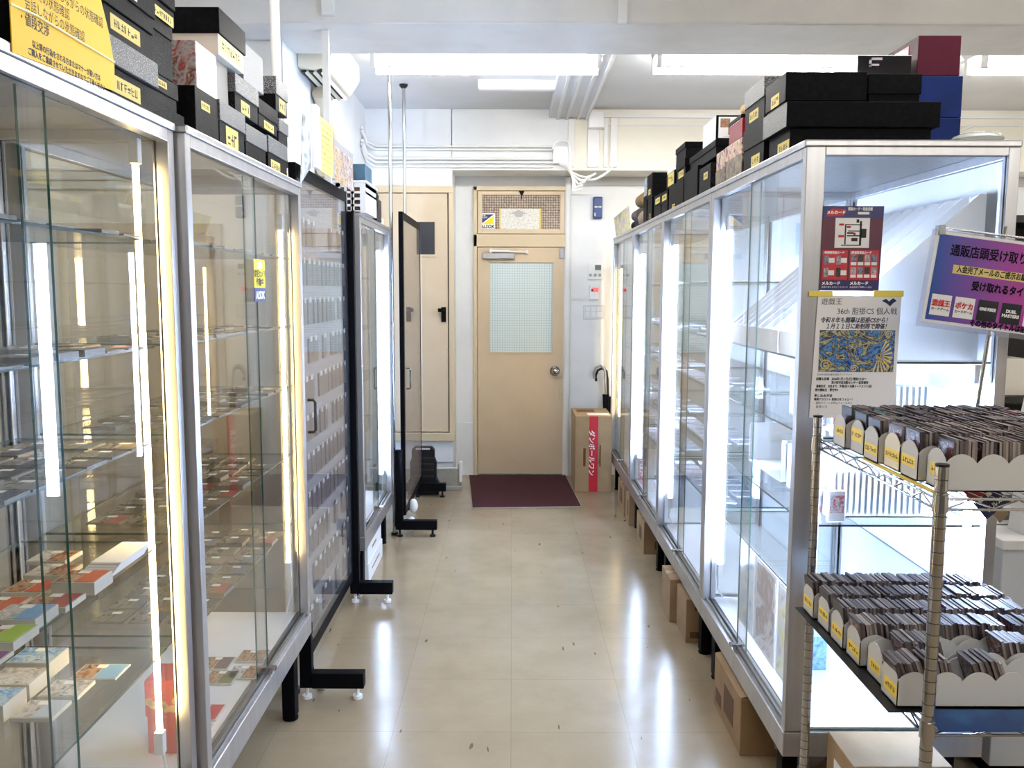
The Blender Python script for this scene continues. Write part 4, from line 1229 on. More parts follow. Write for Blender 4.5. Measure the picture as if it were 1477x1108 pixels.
# ------------------------------------------------------------------ card lots on the showcase shelves
LOTC = pick('lot_half', [(84, 78, 70), (110, 100, 84), (66, 62, 60), (130, 118, 92), (92, 88, 84), (120, 108, 92), (74, 70, 78), (150, 62, 48), (96, 108, 116), (56, 50, 50)], 0.3)
LOTA = art('lot_art', [(44, 40, 36), (110, 100, 84), (150, 140, 120), (70, 60, 52), (90, 78, 66)], 30, 0.22)
SLEEVE = mat('clear_sleeve_edge', (112, 108, 98), 0.4)
SLEEVE2 = mat('white_card_edge', (200, 198, 188), 0.4)
LOTP = art('lot_pale', [(210, 220, 236), (150, 160, 180), (236, 238, 244), (186, 150, 140), (120, 130, 150)], 24, 0.25)


def lot_mesh(h, wd=0.092, ln=0.086):
    mb = MB()
    mb.box(-wd / 2, wd / 2, -ln / 2, ln / 2, 0, h, {'t': 1, '*': 0})
    mb.box(-wd / 2 + .004, -.004, -ln / 2 + .004, ln / 2 - .004, h, h + .0006, 1)
    mb.box(0, wd / 2 - .004, -ln / 2 + .004, ln / 2 - .004, h, h + .0006, 2)
    mb.box(-.016, .010, ln / 2 - .026, ln / 2 - .010, h + .0006, h + .0012, 3)
    return mb


lots = []
for h in (0.004, 0.008, 0.014):
    o = build(lot_mesh(h), 'card_lot', [SLEEVE, LOTA, LOTC, HTAG])
    lots.append(o)
used = set()
LEVEL = {1.80: 'the top', 1.54: 'the second', 1.305: 'the third', 1.04: 'the fourth', 0.76: 'the lowest'}


def put_lot(x, y, z, k, label, group, rz=0.0):
    p = lots[k]
    o = p if k not in used else p.copy()
    if k in used:
        C.objects.link(o)
    used.add(k)
    o.location = (x, y, z + .0003)
    o.rotation_euler = (0, 0, rz)
    return tag(o, label, 'card lot', group)


for (xf, y0, y1, nm) in ((-0.928, 1.36, 2.10, 'nearest'), (-0.906, 2.30, 3.25, 'sticker-bearing')):
    for z in LSH:
        n = int((y1 - y0) / 0.103)
        for r in range(n):
            for c in range(3):
                y = y0 + 0.103 * (r + .5)
                if random.random() < (0.14 if z > 1.5 else 0.06):
                    continue
                if nm == 'nearest' and z < 1.1 and y > 1.43:
                    continue
                put_lot(xf - 0.104 * c + random.uniform(-.004, .004), y, z, random.choice((0, 0, 0, 0, 1, 1, 2)),
                        'sleeved card lot on %s shelf of the %s warm-lit showcase' % (LEVEL[z], nm),
                        '%s shelf of the %s warm-lit showcase' % (LEVEL[z], nm), random.uniform(-.04, .04))


def deck(x, y, z, h, left, right, label, wd=0.092, ln=0.084, rz=0.0, tagged=True, name='card_lot'):
    x -= .034
    t = thing(name, label, 'card lot', (x, y, z))
    build(MB().box(x - wd / 2, x + wd / 2, y - ln / 2, y + ln / 2, z + .0003, z + h), 'stack', SLEEVE2, t, bev=.001)
    build(MB().box(x - wd / 2 + .004, x - .003, y - ln / 2 + .004, y + ln / 2 - .004, z + h, z + h + .0007), 'picture', left, t)
    build(MB().box(x, x + wd / 2 - .004, y - ln / 2 + .004, y + ln / 2 - .004, z + h, z + h + .0007), 'text_panel', right, t)
    if tagged:
        build(MB().box(x - .018, x + .006, y + ln / 2 - .026, y + ln / 2 - .008, z + h + .0008, z + h + .0014), 'price_tag', HTAG, t)
    return t


ORG_ = mat('card_orange', (206, 96, 58), 0.3)
SKY = mat('card_sky', (126, 172, 216), 0.3)
LIME = mat('card_lime', (166, 202, 66), 0.3)
PURP = mat('card_purple', (130, 72, 136), 0.3)
BLU = art('card_blue_art', [(40, 84, 150), (120, 170, 220), (200, 220, 236), (30, 50, 100)], 22, .25, False)
GRY = art('card_grey_art', [(110, 104, 100), (190, 184, 178), (226, 222, 216), (80, 74, 70)], 22, .25, False)
DRK = art('card_dark_art', [(60, 40, 34), (150, 90, 60), (196, 160, 120), (44, 34, 32)], 26, .25, False)
z = 1.04
deck(-0.985, 1.79, z, .010, DRK, ORG_, 'orange halved card lot on the fourth shelf, row behind the blue one, left')
deck(-0.885, 1.80, z, .028, DRK, ORG_, 'thick orange halved card lot at the glass edge of the fourth shelf')
deck(-1.0, 1.69, z, .008, DRK, ORG_, 'thin orange card lot in front of the other orange lots')
deck(-0.895, 1.70, z, .012, DRK, mat('card_red', (170, 60, 56), .3), 'dull red halved card lot just behind the sky blue one')
deck(-1.01, 1.595, z, .008, GRY, PURP, 'dark purple card lot left of the sky blue lot')
deck(-0.905, 1.61, z, .022, GRY, SKY, 'sky blue halved card lot on the fourth shelf')
deck(-0.892, 1.515, z, .018, DRK, LIME, 'lime green halved card lot on the fourth shelf')
deck(-0.885, 1.42, z, .008, DRK, PURP, 'magenta purple card lot nearest the glass corner')
for i, y in enumerate((1.90, 2.0)):
    deck(-1.0 - .05 * i, y, z, .010, GRY, DRK, ('brown grey card lot behind the orange lots', 'dark card lot at the far end of the fourth shelf')[i])
t = thing('sleeve_pack', 'fanned pack of white sleeves shining beside the warm tube', 'sleeves', (-0.90, 1.95, 1.04))
for i in range(6):
    build(MB().box(-.965 + i * .004, -.892 + i * .003, 1.87 + i * .004, 2.05, 1.0405 + i * .005, 1.0445 + i * .005), 'sleeve', PAPER, t)
z = 0.76
deck(-1.11, 2.01, z, .040, BLU, BLU, 'thick stack of blue cards on the lowest shelf', ln=.09, wd=.105)
deck(-1.10, 1.905, z, .036, GRY, GRY, 'grey swirled card stack in front of the blue stack', ln=.09, wd=.105, tagged=False)
deck(-1.10, 1.80, z, .038, BLU, BLU, 'blue and white ringed card stack nearest on the lowest shelf', ln=.09, wd=.11, tagged=False)
deck(-0.955, 2.00, z, .004, DRK, SKY, 'single pale blue card lying apart on the lowest shelf', wd=.11)
deck(-0.985, 1.90, z, .010, GRY, GRY, 'pale sepia card lot right of the grey stack')
deck(-0.99, 1.80, z, .010, GRY, mat('card_pale_blue', (200, 212, 226), .3), 'pale card lot right of the ringed blue stack')
deck(-1.165, 2.09, 0.3915, .004, DRK, PAPER, 'white price card with small brown picture on the showcase floor', wd=.14, ln=.10, tagged=False)
t = thing('gift_box', 'red gift box with cream fan pattern on the showcase floor behind the warm tube', 'box', (-0.955, 2.345, 0.3915))
RB = mat('gift_red', (226, 92, 84), 0.45)
build(MB().box(-1.01, -0.90, 2.29, 2.40, 0.392, 0.50), 'lower_box', RB, t, bev=.003)
build(MB().box(-1.013, -0.897, 2.287, 2.403, 0.501, 0.605), 'upper_box', RB, t, bev=.003)
fan = mat('cream_print', (248, 214, 160), .5)
for i, (dx, dz) in enumerate(((0, 0), (.018, 0), (.036, 0), (-.018, .010), (.009, .010), (.054, .010), (.045, .022), (-.03, .020))):
    build(MB().cyl((-.972 + dx, 2.2868, .525 + dz), (-.972 + dx, 2.2862, .525 + dz), .011, 14), 'fan_mark', fan, t)
# second warm showcase floor: flat packs
for i, (x, y, c1, c2, lb) in enumerate(((-0.90, 2.52, PAPER, RED, 'red dotted white sheet nearest on the floor of the sticker-bearing showcase'), (-0.90, 2.40, PAPER, RED, 'second red dotted white sheet on the showcase floor'),
                                         (-0.93, 2.76, DRK, mat('olive_card', (120, 120, 70), .3), 'olive yellow card lot on the showcase floor'), (-0.98, 2.87, DRK, mat('plum_card', (84, 50, 66), .3), 'plum card lot on the showcase floor'),
                                         (-0.865, 2.80, GRY, DRK, 'grey dark card lot beside the olive one'), (-0.875, 2.93, DRK, DRK, 'brown card lot beside the plum one'))):
    deck(x, y, .3915, .006, c1, c2, lb, wd=.10, ln=.10)
# white-lit row
pl = build(MB().box(-.05, .05, -.045, .045, 0, .006, {'t': 1, '*': 0}), 'card_folder', [PAPER, LOTP])
tag(pl, 'pale card sheet lying on a glass shelf of the white-lit showcases', 'card lot', 'card sheets in the white-lit showcases')
pos = []
for k in (1, 2, 3):
    for z in RSH[1:]:
        for r in range(8):
            for c in range(2):
                if random.random() < .25:
                    continue
                pos.append(((XR + .12 + c * .13, YR + 1.2 * k + .13 + .125 * r, z + .0004), (0, 0, random.uniform(-.05, .05))))
copies(pl, pos)
# poster showcase: slanted dividers, ribbed trays, framed pictures
def slant(y0, y1, n, label, zb=1.4705):
    t = thing('slant_rack', label, 'card rack', (1.15, (y0 + y1) / 2, zb), 'slanted white racks in the poster showcase')
    build(MB().box(.905, 1.42, y0, y1, zb, zb + .004), 'base', WHITEP, t)
    build(MB().box(.905, .909, y0, y1, zb + .004, zb + .075), 'front', WHITEP, t)
    build(MB().box(1.416, 1.42, y0, y1, zb + .004, zb + .50), 'back', WHITEP, t)
    for i in range(n):
        y = y0 + (y1 - y0 - .004) * i / (n - 1)
        build(MB().prism([(.909, zb + .004), (1.416, zb + .004), (1.416, zb + .50), (1.40, zb + .50), (.909, zb + .075)], 'y', y, y + .004), 'divider', WHITEP, t)
    return t


slant(2.64, 2.93, 4, 'white slanted divider rack closest to the posters, inside the showcase')
slant(2.95, 3.30, 5, 'white slanted divider rack in the middle of the poster showcase shelf')
slant(3.32, 3.61, 5, 'white slanted divider rack at the far end of the poster showcase shelf')
c_ = build(MB().prism([(1.0, 1.56), (1.045, 1.60), (1.025, 1.625), (.98, 1.585)], 'y', -.002, .002), 'loose_card', art('card_mix', [(120, 160, 200), (150, 190, 170), (90, 90, 120), (220, 220, 230)], 30))
tag(c_, 'coloured card standing in a slanted white rack slot', 'card', 'cards in the slanted racks')
copies(c_, [((dx, y, dz), (0, 0, 0)) for dx, y, dz in ((.10, 2.78, .09), (.12, 2.87, .11), (.16, 3.12, .15), (.02, 3.20, .02), (.1, 3.40, .09))])


def ribbed(y0, y1, z0, label):
    t = thing('ribbed_tray', label, 'tray', (1.2, (y0 + y1) / 2, z0))
    mb = MB()
    n = 16
    mb.box(1.0, 1.38, y0 + .012, y1, z0, z0 + .004)
    mb.box(1.0, 1.38, y1 - .004, y1, z0, z0 + .16)
    mb.prism([(1.0, z0), (1.38, z0), (1.38, z0 + .09), (1.35, z0 + .13), (1.30, z0 + .15), (1.0, z0 + .16)], 'y', y0 + .012, y0 + .016)
    build(mb, 'tray_shell', WHITEP, t)
    rb = MB()
    for i in range(n):
        x = 1.005 + .30 * i / n
        rb.box(x, x + .009, y0 + .006, y0 + .012, z0 + .01, z0 + .145)
    build(rb, 'ribs', mat('rib_grey', (214, 222, 232), .4), t)


ribbed(2.66, 3.10, 1.2405, 'white ribbed tray on the shelf below the slanted racks')
ribbed(2.66, 3.10, 0.9705, 'white ribbed tray one shelf further down in the poster showcase')
ribbed(3.15, 3.60, 0.9705, 'white ribbed tray behind another on the same lower shelf')
for i, (y0, y1, c, lb) in enumerate(((2.70, 2.97, [(120, 130, 190), (232, 226, 170), (226, 226, 236), (150, 130, 150)], 'framed pale picture with a yellow glow at the showcase bottom, nearest'), (2.99, 3.24, [(206, 190, 196), (170, 150, 150), (236, 236, 240), (120, 90, 90)], 'framed pale brown picture at the showcase bottom, second'),
                                      (3.26, 3.50, [(180, 206, 236), (236, 240, 246), (120, 150, 210)], 'framed pale blue picture at the showcase bottom, farthest'))):
    t = thing('framed_picture', lb, 'picture', (.95, (y0 + y1) / 2, .3265))
    build(MB().box(.945, .965, y0, y1, .3265, .665), 'frame', WHITEP, t, bev=.003)
    build(MB().box(.9435, .9448, y0 + .012, y1 - .012, .34, .652), 'picture', art('framed_%d' % i, c, 6, .2), t)
t = thing('deck_case', 'blue patterned card case standing on the floor of the poster showcase', 'case', (1.02, 3.04, .3265))
build(MB().box(1.03, 1.13, 2.98, 3.08, .3265, .45), 'body', art('blue_deck', [(70, 120, 190), (150, 190, 230), (40, 80, 150)], 16, .3, False), t, bev=.003)
build(MB().box(1.03, 1.13, 2.98, 3.08, .451, .50), 'band', mat('pale_band', (190, 206, 236), .4), t)
build(MB().box(1.03, 1.13, 2.98, 3.08, .501, .58), 'upper', MATS['blue_deck'], t, bev=.003)
for i, (x, z, lb) in enumerate(((.93, 1.2405, 'small white pack with red and blue print left of the wire rack post'), (1.0, 1.2405, 'small pale pack beside the red and blue printed one'), (.93, .9705, 'white pack with blue figure print on the lower shelf'), (1.0, .9705, 'white pack with navy print on the lower shelf'))):
    t = thing('booster_pack', lb, 'card pack', (x, 2.62, z))
    build(MB().box(x - .028, x + .028, 2.610, 2.622, z + .0005, z + .10), 'wrapper', PAPER, t, bev=.003)
    build(MB().box(x - .022, x + .022, 2.6085, 2.6098, z + .03, z + .085), 'print', art('pack_%d' % i, [(70, 90, 160), (236, 236, 240), (206, 80, 80), (150, 180, 220)], 40), t)
# ------------------------------------------------------------------ posters on the end of the first showcase
yp = YR - 0.004
t = thing('poster', 'red and navy shop poster with a white floor map on the showcase end', 'poster', (.987, yp, 1.68))


def lean(pts):      # small shear of the hand-taped sheets
    return pts


P0, P1_, PZ0, PZ1 = 0.899, 1.077, 1.682, 1.925
build(MB().prism([(P0, PZ0), (P1_ - .005, PZ0 - .002), (P1_, PZ1), (P0 + .002, PZ1)], 'y', yp, yp + .0015), 'sheet', mat('poster_plum', (104, 34, 54), 0.35, noise=(5, (84, 30, 60), 0.4, 0.65)), t)
e = yp - .0006


def flat(x0, x1, z0, z1, m, name, d=0.0):
    return build(MB().box(x0, x1, e - d - .0005, e - d, z0, z1), name, m, t)


flat(P0 + .003, P1_ - .002, 1.890, 1.924, mat('poster_navy', (44, 44, 104), .35), 'header')
flat(P0 + .002, P1_ - .006, 1.684, 1.710, mat('poster_navy', (44, 44, 104), .35), 'footer')
pr_ = mat('poster_red', (196, 44, 58), .35)
flat(.904, .977, 1.713, 1.798, pr_, 'red_panel')
flat(.983, 1.068, 1.713, 1.798, pr_, 'red_panel')
flat(.937, 1.037, 1.805, 1.891, PAPER, 'map_panel', .0006)
build(MB().prism([(.910, 1.895), (.925, 1.918), (.966, 1.916), (.961, 1.897)], 'y', e - .0012, e - .0007), 'logo_shape', RED, t)
text('メルカード', .011, (.938, e - .0014, 1.906), WINK, t, align='CENTER', bold=.0005)
text('買取カード・取扱店舗', .0095, (.972, e - .001, 1.916), WINK, t, bold=.0003, sx=.75)
flat(1.001, 1.034, 1.901, 1.908, PAPER, 'white_band', .0006)
mp_ = MB()
for a in ((.965, .969, 1.815, 1.872), (.965, 1.015, 1.870, 1.873), (1.008, 1.014, 1.812, 1.882), (.972, 1.012, 1.838, 1.842), (.975, 1.010, 1.852, 1.855), (.956, 1.012, 1.811, 1.814), (.972, .992, 1.845, 1.850), (.985, 1.003, 1.824, 1.834), (1.012, 1.028, 1.834, 1.860), (.998, 1.006, 1.877, 1.887)):
    mp_.box(a[0], a[1], e - .0012, e - .0007, a[2], a[3])
build(mp_, 'map_lines', INK, t)['kind'] = 'stuff'
for a in ((.948, .962, 1.869, 1.875), (.970, .982, 1.862, 1.868), (.947, .964, 1.835, 1.842), (.990, .997, 1.841, 1.849)):
    flat(a[0], a[1], a[2], a[3], RED, 'map_mark', .0008)
text('1等週替賞品カード', .0085, (.906, e - .0008, 1.791), WINK, t, bold=.0003, sx=.85)
text('2等週替賞品カード', .0085, (.985, e - .0008, 1.791), WINK, t, bold=.0003, sx=.85)
tc_ = [art('tiny_a', [(40, 40, 70), (160, 160, 180)], 60), art('tiny_b', [(230, 220, 225), (60, 50, 60)], 60), art('tiny_c', [(24, 22, 26), (90, 70, 70)], 60)]
for i in range(2):
    for j in range(2):
        flat(.909 + i * .036, .922 + i * .036, 1.757 - j * .036, 1.783 - j * .036, tc_[(i + j) % 3], 'tiny_card', .0006)
        flat(.922 + i * .036, .939 + i * .036, 1.762 - j * .036, 1.776 - j * .036, PAPER, 'price_box', .0008)
for i in range(4):
    for j in range(2):
        flat(.987 + i * .020, 1.003 + i * .020, 1.766 - j * .036, 1.786 - j * .036, tc_[(i * 2 + j) % 3], 'tiny_card', .0006)
        flat(.987 + i * .020, 1.003 + i * .020, 1.755 - j * .036, 1.764 - j * .036, PAPER, 'price_box', .0006)
text('メルカード', .011, (.904, e - .0008, 1.702), WINK, t, bold=.0005)
text('メルカード', .011, (.986, e - .0008, 1.702), WINK, t, bold=.0005)
text('店頭で使えるポイントカード', .006, (.904, e - .0008, 1.691), WINK, t)
text('会員登録で特典いっぱい', .006, (.986, e - .0008, 1.691), WINK, t)

t = thing('event_flyer', 'white tournament flyer with Japanese text and a blue gold picture below the red poster', 'poster', (1.02, yp, 1.31))
build(MB().prism([(.884, 1.305), (1.135, 1.305), (1.140, 1.664), (.896, 1.668)], 'y', yp, yp + .0012), 'sheet', PAPER, t)
NI = mat('navy_text', (28, 34, 66), .5)
text('遊戯王', .021, (.905, e, 1.648), NI, t)
text('36th 胆振CS 個人戦', .0225, (1.130, e, 1.620), NI, t, align='RIGHT', sx=.92)
text('令和８年も開幕は胆振CSから！', .0175, (.905, e, 1.594), NI, t, shear=.25, bold=.0004, sx=.83)
text('１月１１日に新制限で開催！', .0175, (.920, e, 1.576), NI, t, shear=.25, bold=.0004, sx=.83)
build(MB().box(.905, 1.127, e - .0005, e, 1.442, 1.566), 'picture', art('flyer_art', [(8, 12, 42), (26, 56, 146), (96, 150, 206), (14, 16, 52), (196, 188, 140), (44, 28, 76), (14, 14, 40)], 15, .35, False, distort=4.0), t)
ry_ = MB()
for a in range(11):
    th = -1.9 + a * .30
    c0, c1 = (1.082 + .006 * math.cos(th), 1.490 + .006 * math.sin(th)), None
    ln_ = .045 if abs(th) > 1 else .04
    p2 = (min(1.126, 1.082 + ln_ * math.cos(th - .06)), max(1.443, min(1.565, 1.490 + .05 * math.sin(th - .06))))
    p3 = (min(1.126, 1.082 + ln_ * math.cos(th + .06)), max(1.443, min(1.565, 1.490 + .05 * math.sin(th + .06))))
    ry_.prism([c0, p2, p3], 'y', e - .0010, e - .0006)
build(ry_, 'gold_rays', mat('gold_print', (236, 206, 120), .4), t)['kind'] = 'stuff'
sp_ = MB()
for cx_, cz_, rr in ((.925, 1.462, .018), (1.01, 1.452, .012), (1.108, 1.553, .012)):
    sp_.tube([(cx_ + rr * (1 - k / 26) * math.cos(k * .5), e - .0008, cz_ + rr * (1 - k / 26) * math.sin(k * .5)) for k in range(25) if abs(cz_ + rr * math.sin(k * .5) - 1.504) < .0615], .0012, 5)
build(sp_, 'gold_scrolls', mat('gold_print', (236, 206, 120), .4), t)['kind'] = 'stuff'
build(MB().prism([(1.083, 1.652), (1.095, 1.658), (1.104, 1.650), (1.116, 1.660), (1.126, 1.652), (1.116, 1.645), (1.108, 1.636), (1.098, 1.644)], 'y', e - .0006, e - .0002), 'crest_mark', NI, t)
text('2026年胆振店舗大会用プレイマット', .0065, (.902, e, 1.434), NI, t)
text('店舗＆会場　2026年1月11日(日) 開始10:30～', .0095, (.900, e, 1.421), INK, t, bold=.0003, sx=.8)
text('苫小牧市民活動センター 駐車場有', .009, (.945, e, 1.410), INK, t, bold=.0003, sx=.8)
text('募集形式　32名まで、予選5回＋決勝トーナメント2回', .009, (.901, e, 1.399), INK, t, bold=.0003, sx=.76)
text('受付開始日　受付中!!', .009, (.898, e, 1.388), INK, t, bold=.0003, sx=.8)
text('申し込み方法', .009, (.896, e, 1.371), INK, t, bold=.0003)
text('専用アカウント 胆振CSをフォロー！', .0085, (.896, e, 1.360), INK, t, bold=.0002, sx=.85)
text('固定ツイートの申込フォームから', .0085, (.902, e, 1.349), INK, t, sx=.85)
text('直接入力', .0085, (.902, e, 1.338), INK, t)
t = thing('yellow_tape', 'two strips of yellow tape joining the red poster and the white flyer', 'tape', (1.0, yp, 1.67))
for a in ((.868, .938, 1.664, 1.680), (1.058, 1.146, 1.664, 1.682)):
    build(MB().box(a[0], a[1], e - .0012, e - .0004, a[2], a[3]), 'strip', mat('tape_yellow', (244, 220, 90), .4), t, bev=.0004)

# ------------------------------------------------------------------ chrome wire rack
RX0, RX1, RYF, RYB = 0.880, 2.10, 1.755, 2.448
ZU, ZD = 1.257, 0.766
rk = thing('wire_rack', 'chrome wire shelf rack holding white card trays on two decks', 'rack', (1.5, 2.1, 0))
GROOVE = mat('groove_dark', (60, 60, 60), .4, .6)
for x, y in ((RX0 + .006, RYF), (RX0 - .006, RYB), (RX1, RYF), (RX1, RYB)):
    pb = MB().cyl((x, y, .06), (x, y, 1.322), .0130, 20)
    po = build(pb, 'post', CHROME, rk, smooth=True)
    gr = MB()
    z = .10
    while z < 1.31:
        gr.cyl((x, y, z), (x, y, z + .0016), .0134, 20)
        z += .0254
    build(gr, 'grooves', GROOVE, po, smooth=True)['kind'] = 'stuff'
    build(MB().cyl((x, y, 1.322), (x, y, 1.327), .0138, 20), 'post_cap', BLACKP, po)
    for zz in (ZU, ZD):
        build(MB().cyl((x, y, zz - .030), (x, y, zz + .006), .0165, 20, r1=.0155), 'collar', CHROME, po, smooth=True)
    build(MB().cyl((x, y, 0.0), (x, y, .02), .022, 16).cyl((x, y, .02), (x, y, .06), .006, 10), 'foot', BLACKP, rk)
for zz, nm in ((ZU, 'upper_deck'), (ZD, 'lower_deck')):
    fm = MB()
    for z in (zz - .004, zz - .026):
        fm.tube([(RX0, RYF, z), (RX1, RYF, z)], .0030, 8).tube([(RX0, RYB, z), (RX1, RYB, z)], .0030, 8)
        fm.tube([(RX0, RYF, z), (RX0, RYB, z)], .0030, 8).tube([(RX1, RYF, z), (RX1, RYB, z)], .0030, 8)
    for y in (RYF, RYB):
        n = 24
        fm.tube([(RX0 + .02 + (RX1 - RX0 - .04) * i / n, y, zz - (.006 if i % 2 else .024)) for i in range(n + 1)], .0019, 6)
    for x in (RX0, RX1):
        n = 14
        fm.tube([(x, RYF + .02 + (RYB - RYF - .04) * i / n, zz - (.006 if i % 2 else .024)) for i in range(n + 1)], .0019, 6)
    dk = build(fm, nm, CHROME, rk, smooth=True)
    wr = MB()
    n = 46
    for i in range(n):
        x = RX0 + .012 + (RX1 - RX0 - .024) * i / (n - 1)
        wr.cyl((x, RYF, zz - .001), (x, RYB, zz - .001), .0013, 6)
    for y in (RYF + .2, RYF + .46):
        wr.cyl((RX0, y, zz - .006), (RX1, y, zz - .006), .0028, 8)
    build(wr, 'deck_wires', CHROME, dk, smooth=True)['kind'] = 'stuff'
t = thing('deck_liner', 'thin black liner sheet under the trays on the lower deck', 'liner', (1.2, 2.1, ZD))
build(MB().box(.822, 1.75, 1.80, 2.425, ZD + .0015, ZD + .004), 'sheet', BLACKP, t)
t = thing('playmat', 'dark blue printed playmat curling over the front of the lower deck', 'mat', (1.2, 1.75, ZD))
cv = MB()
for i in range(8):
    y0_, y1_ = 1.80 - .010 * i, 1.80 - .010 * (i + 1)
    z0_, z1_ = ZD + .007 - .0009 * i * i * .12, ZD + .007 - .0009 * (i + 1) ** 2 * .12
    cv.add([(.895, y0_, z0_), (1.75, y0_, z0_), (1.75, y1_, z1_), (.895, y1_, z1_), (.895, y0_, z0_ + .002), (1.75, y0_, z0_ + .002), (1.75, y1_, z1_ + .002), (.895, y1_, z1_ + .002)],
           [(0, 1, 2, 3), (4, 7, 6, 5), (0, 4, 5, 1), (2, 6, 7, 3), (1, 5, 6, 2), (0, 3, 7, 4)])
build(cv, 'printed_sheet', mat('playmat_blue', (18, 54, 104), .4, noise=(5, (36, 110, 170), .5, .75)), t)
t = thing('price_strip', 'yellow strip along the edge of the upper deck under the trays', 'strip', (.89, 1.95, ZU))
build(MB().box(.884, .896, 1.79, 2.16, ZU + .0005, ZU + .0045), 'strip', mat('strip_yellow', (232, 206, 90), .5), t)

TRAYM = mat('tray_white', (204, 204, 203), 0.5)
TRAYC = mat('tray_cream', (238, 230, 208), 0.5)


def scallop(u0, u1, n, zlo, zhi, zb):
    pts = [(u1, zb), (u0, zb)]
    for i in range(n):
        for k in range(9):
            a = k / 8
            if k == 0 and i:
                continue
            pts.append((u0 + (u1 - u0) * (i + a) / n, zlo + (zhi - zlo) * math.sin(PI * a) ** .75))
    return pts


def tray(x0, y0, z, L, label, m=TRAYM, wd=.082, lb=(.2, .9, .25, .6), n=7):
    t = thing('card_tray', label, 'tray', (x0, y0 + wd / 2, z), 'white scalloped card trays')
    b = MB()
    b.box(x0, x0 + L, y0, y0 + wd, z, z + .003)
    ps = scallop(x0, x0 + L, n, z + .060, z + .080, z)
    b.prism(ps, 'y', y0, y0 + .002).prism(ps, 'y', y0 + wd - .002, y0 + wd)
    pe = scallop(y0, y0 + wd, 1, z + .060, z + .086, z)
    b.prism(pe, 'x', x0, x0 + .002).prism(pe, 'x', x0 + L - .002, x0 + L)
    build(b, 'tray_walls', m, t)
    q = build(MB().box(x0 - .0006, x0 - .0001, y0 + wd * lb[0], y0 + wd * lb[1], z + .085 * lb[2], z + .085 * lb[3]), 'yellow_label', mat('label_yellow', (246, 216, 80), .5), t)
    s_ = MB()
    scribble(s_, 'w', x0 - .0006, y0 + wd * (lb[0] + .06), y0 + wd * (lb[1] - .06), z + .085 * (lb[2] + lb[3]) / 2, .012)
    build(s_, 'handwriting', INK, q)['kind'] = 'stuff'
    return t


UT = ['nearest long white scalloped tray on the upper deck, by the front post', 'second scalloped tray from the front post on the upper deck', 'cream coloured scalloped tray on the upper deck, third from the front post',
      'fourth scalloped tray from the front post, with a round white dot', 'fifth scalloped tray on the upper deck, teal card showing', 'rearmost scalloped tray on the upper deck, by the rear post']
LT = ['nearest scalloped tray on the lower deck, half empty', 'second scalloped tray of the lower deck with few cards', 'third scalloped tray on the lower deck, packed with cards',
      'fourth scalloped tray on the lower deck, packed with cards', 'fifth scalloped tray on the lower deck, partly hidden', 'rearmost scalloped tray on the lower deck, by the rear post']
uts, lts = [], []
for k in range(6):
    y0 = 1.778 + .0985 * k
    x0 = (.905, .893, .897, .888, .893, .884)[k]
    tray(x0, y0, ZU + .006, .46, UT[k], TRAYC if k == 2 else TRAYM, lb=((.1, .8, .3, .62), (.15, .95, .3, .6), (.02, .98, .25, .55), (.05, .95, .2, .5), (.1, .95, .35, .75), (.1, .8, .35, .65))[k])
    uts.append((x0, y0))
    y0 = 1.815 + .103 * k
    x0 = (.846, .856, .846, .844, .846, .840)[k]
    tray(x0, y0, ZD + .006, .50, LT[k], lb=((.05, .8, .2, .55), (.1, .8, .2, .5), (.05, .9, .2, .5), (.05, .9, .25, .55), (.1, .9, .3, .6), (.1, .9, .25, .55))[k])
    lts.append((x0, y0))
CEDGE = pick('card_edge_grey', [(108, 98, 94), (84, 76, 76), (132, 122, 117), (74, 65, 68), (98, 90, 87), (120, 108, 102), (60, 52, 56), (150, 140, 135)], .5)
CFACE = art('card_face', [(60, 24, 26), (130, 60, 54), (40, 34, 46), (150, 140, 150), (70, 60, 90)], 34, .25)
cb = MB().box(-.0029, .0029, -.035, .035, 0, .098, {'w': 1, 'e': 1, '*': 0}).box(-.0031, -.0029, -.030, .030, .004, .092, 2)
c0 = build(cb, 'trading_card', [CEDGE, mat('card_border', (40, 30, 34), .3), CFACE])
tag(c0, 'sleeved trading card standing edge-up in a scalloped tray of the wire rack', 'card', 'sleeved cards filling the trays')
pos = []
TILT = -.06
for k, (x0, y0) in enumerate(uts):
    x = x0 + .012
    lim = x0 + .445
    tl = TILT
    while x < lim:
        if random.random() < .05:
            x += .008
            tl = random.uniform(-.16, 0)
        pos.append(((x, y0 + .041 + random.uniform(-.003, .003), ZU + .0098 + random.uniform(0, .008)), (0, tl * .6, random.uniform(-.006, .006))))
        x += random.uniform(.0061, .0069)
near = []
for k, (x0, y0) in enumerate(lts):
    if k == 0:
        runs = ((.03, .085, -.36), (.09, .14, -.25), (.20, .265, -.36))
    elif k == 1:
        runs = ((.075, .16, -.28), (.30, .38, -.25))
    else:
        runs = ((.012, .48, -.12),)
    for a, b_, tl in runs:
        x = x0 + a
        while x < x0 + b_:
            if k > 1 and random.random() < .04:
                tl = random.uniform(-.2, -.06)
                x += .008
            near.append(((x, y0 + .041 + random.uniform(-.003, .003), ZD + .0098 + random.uniform(0, .008)), (0, tl, random.uniform(-.006, .006))))
            x += random.uniform(.0061, .0069)
allp = [p for p in pos if p[0][1] < uts[3][1]] + [p for p in near if p[0][1] < lts[3][1]]
allp = allp + [p for p in pos + near if p not in allp]
first, rest = allp[:300], allp[300:]
copies(c0, first)
mb = MB()
for (loc, rot) in rest:
    M = Matrix.Translation(loc) @ Matrix.Rotation(rot[1], 4, 'Y')
    q = random.randrange(4)
    s0 = MB().box(-.0029, .0029, -.035, .035, 0, .098, {'w': 4, 'e': 4, '*': q})
    mb.add([M @ Vector(p) for p in s0.v], s0.f, s0.m)
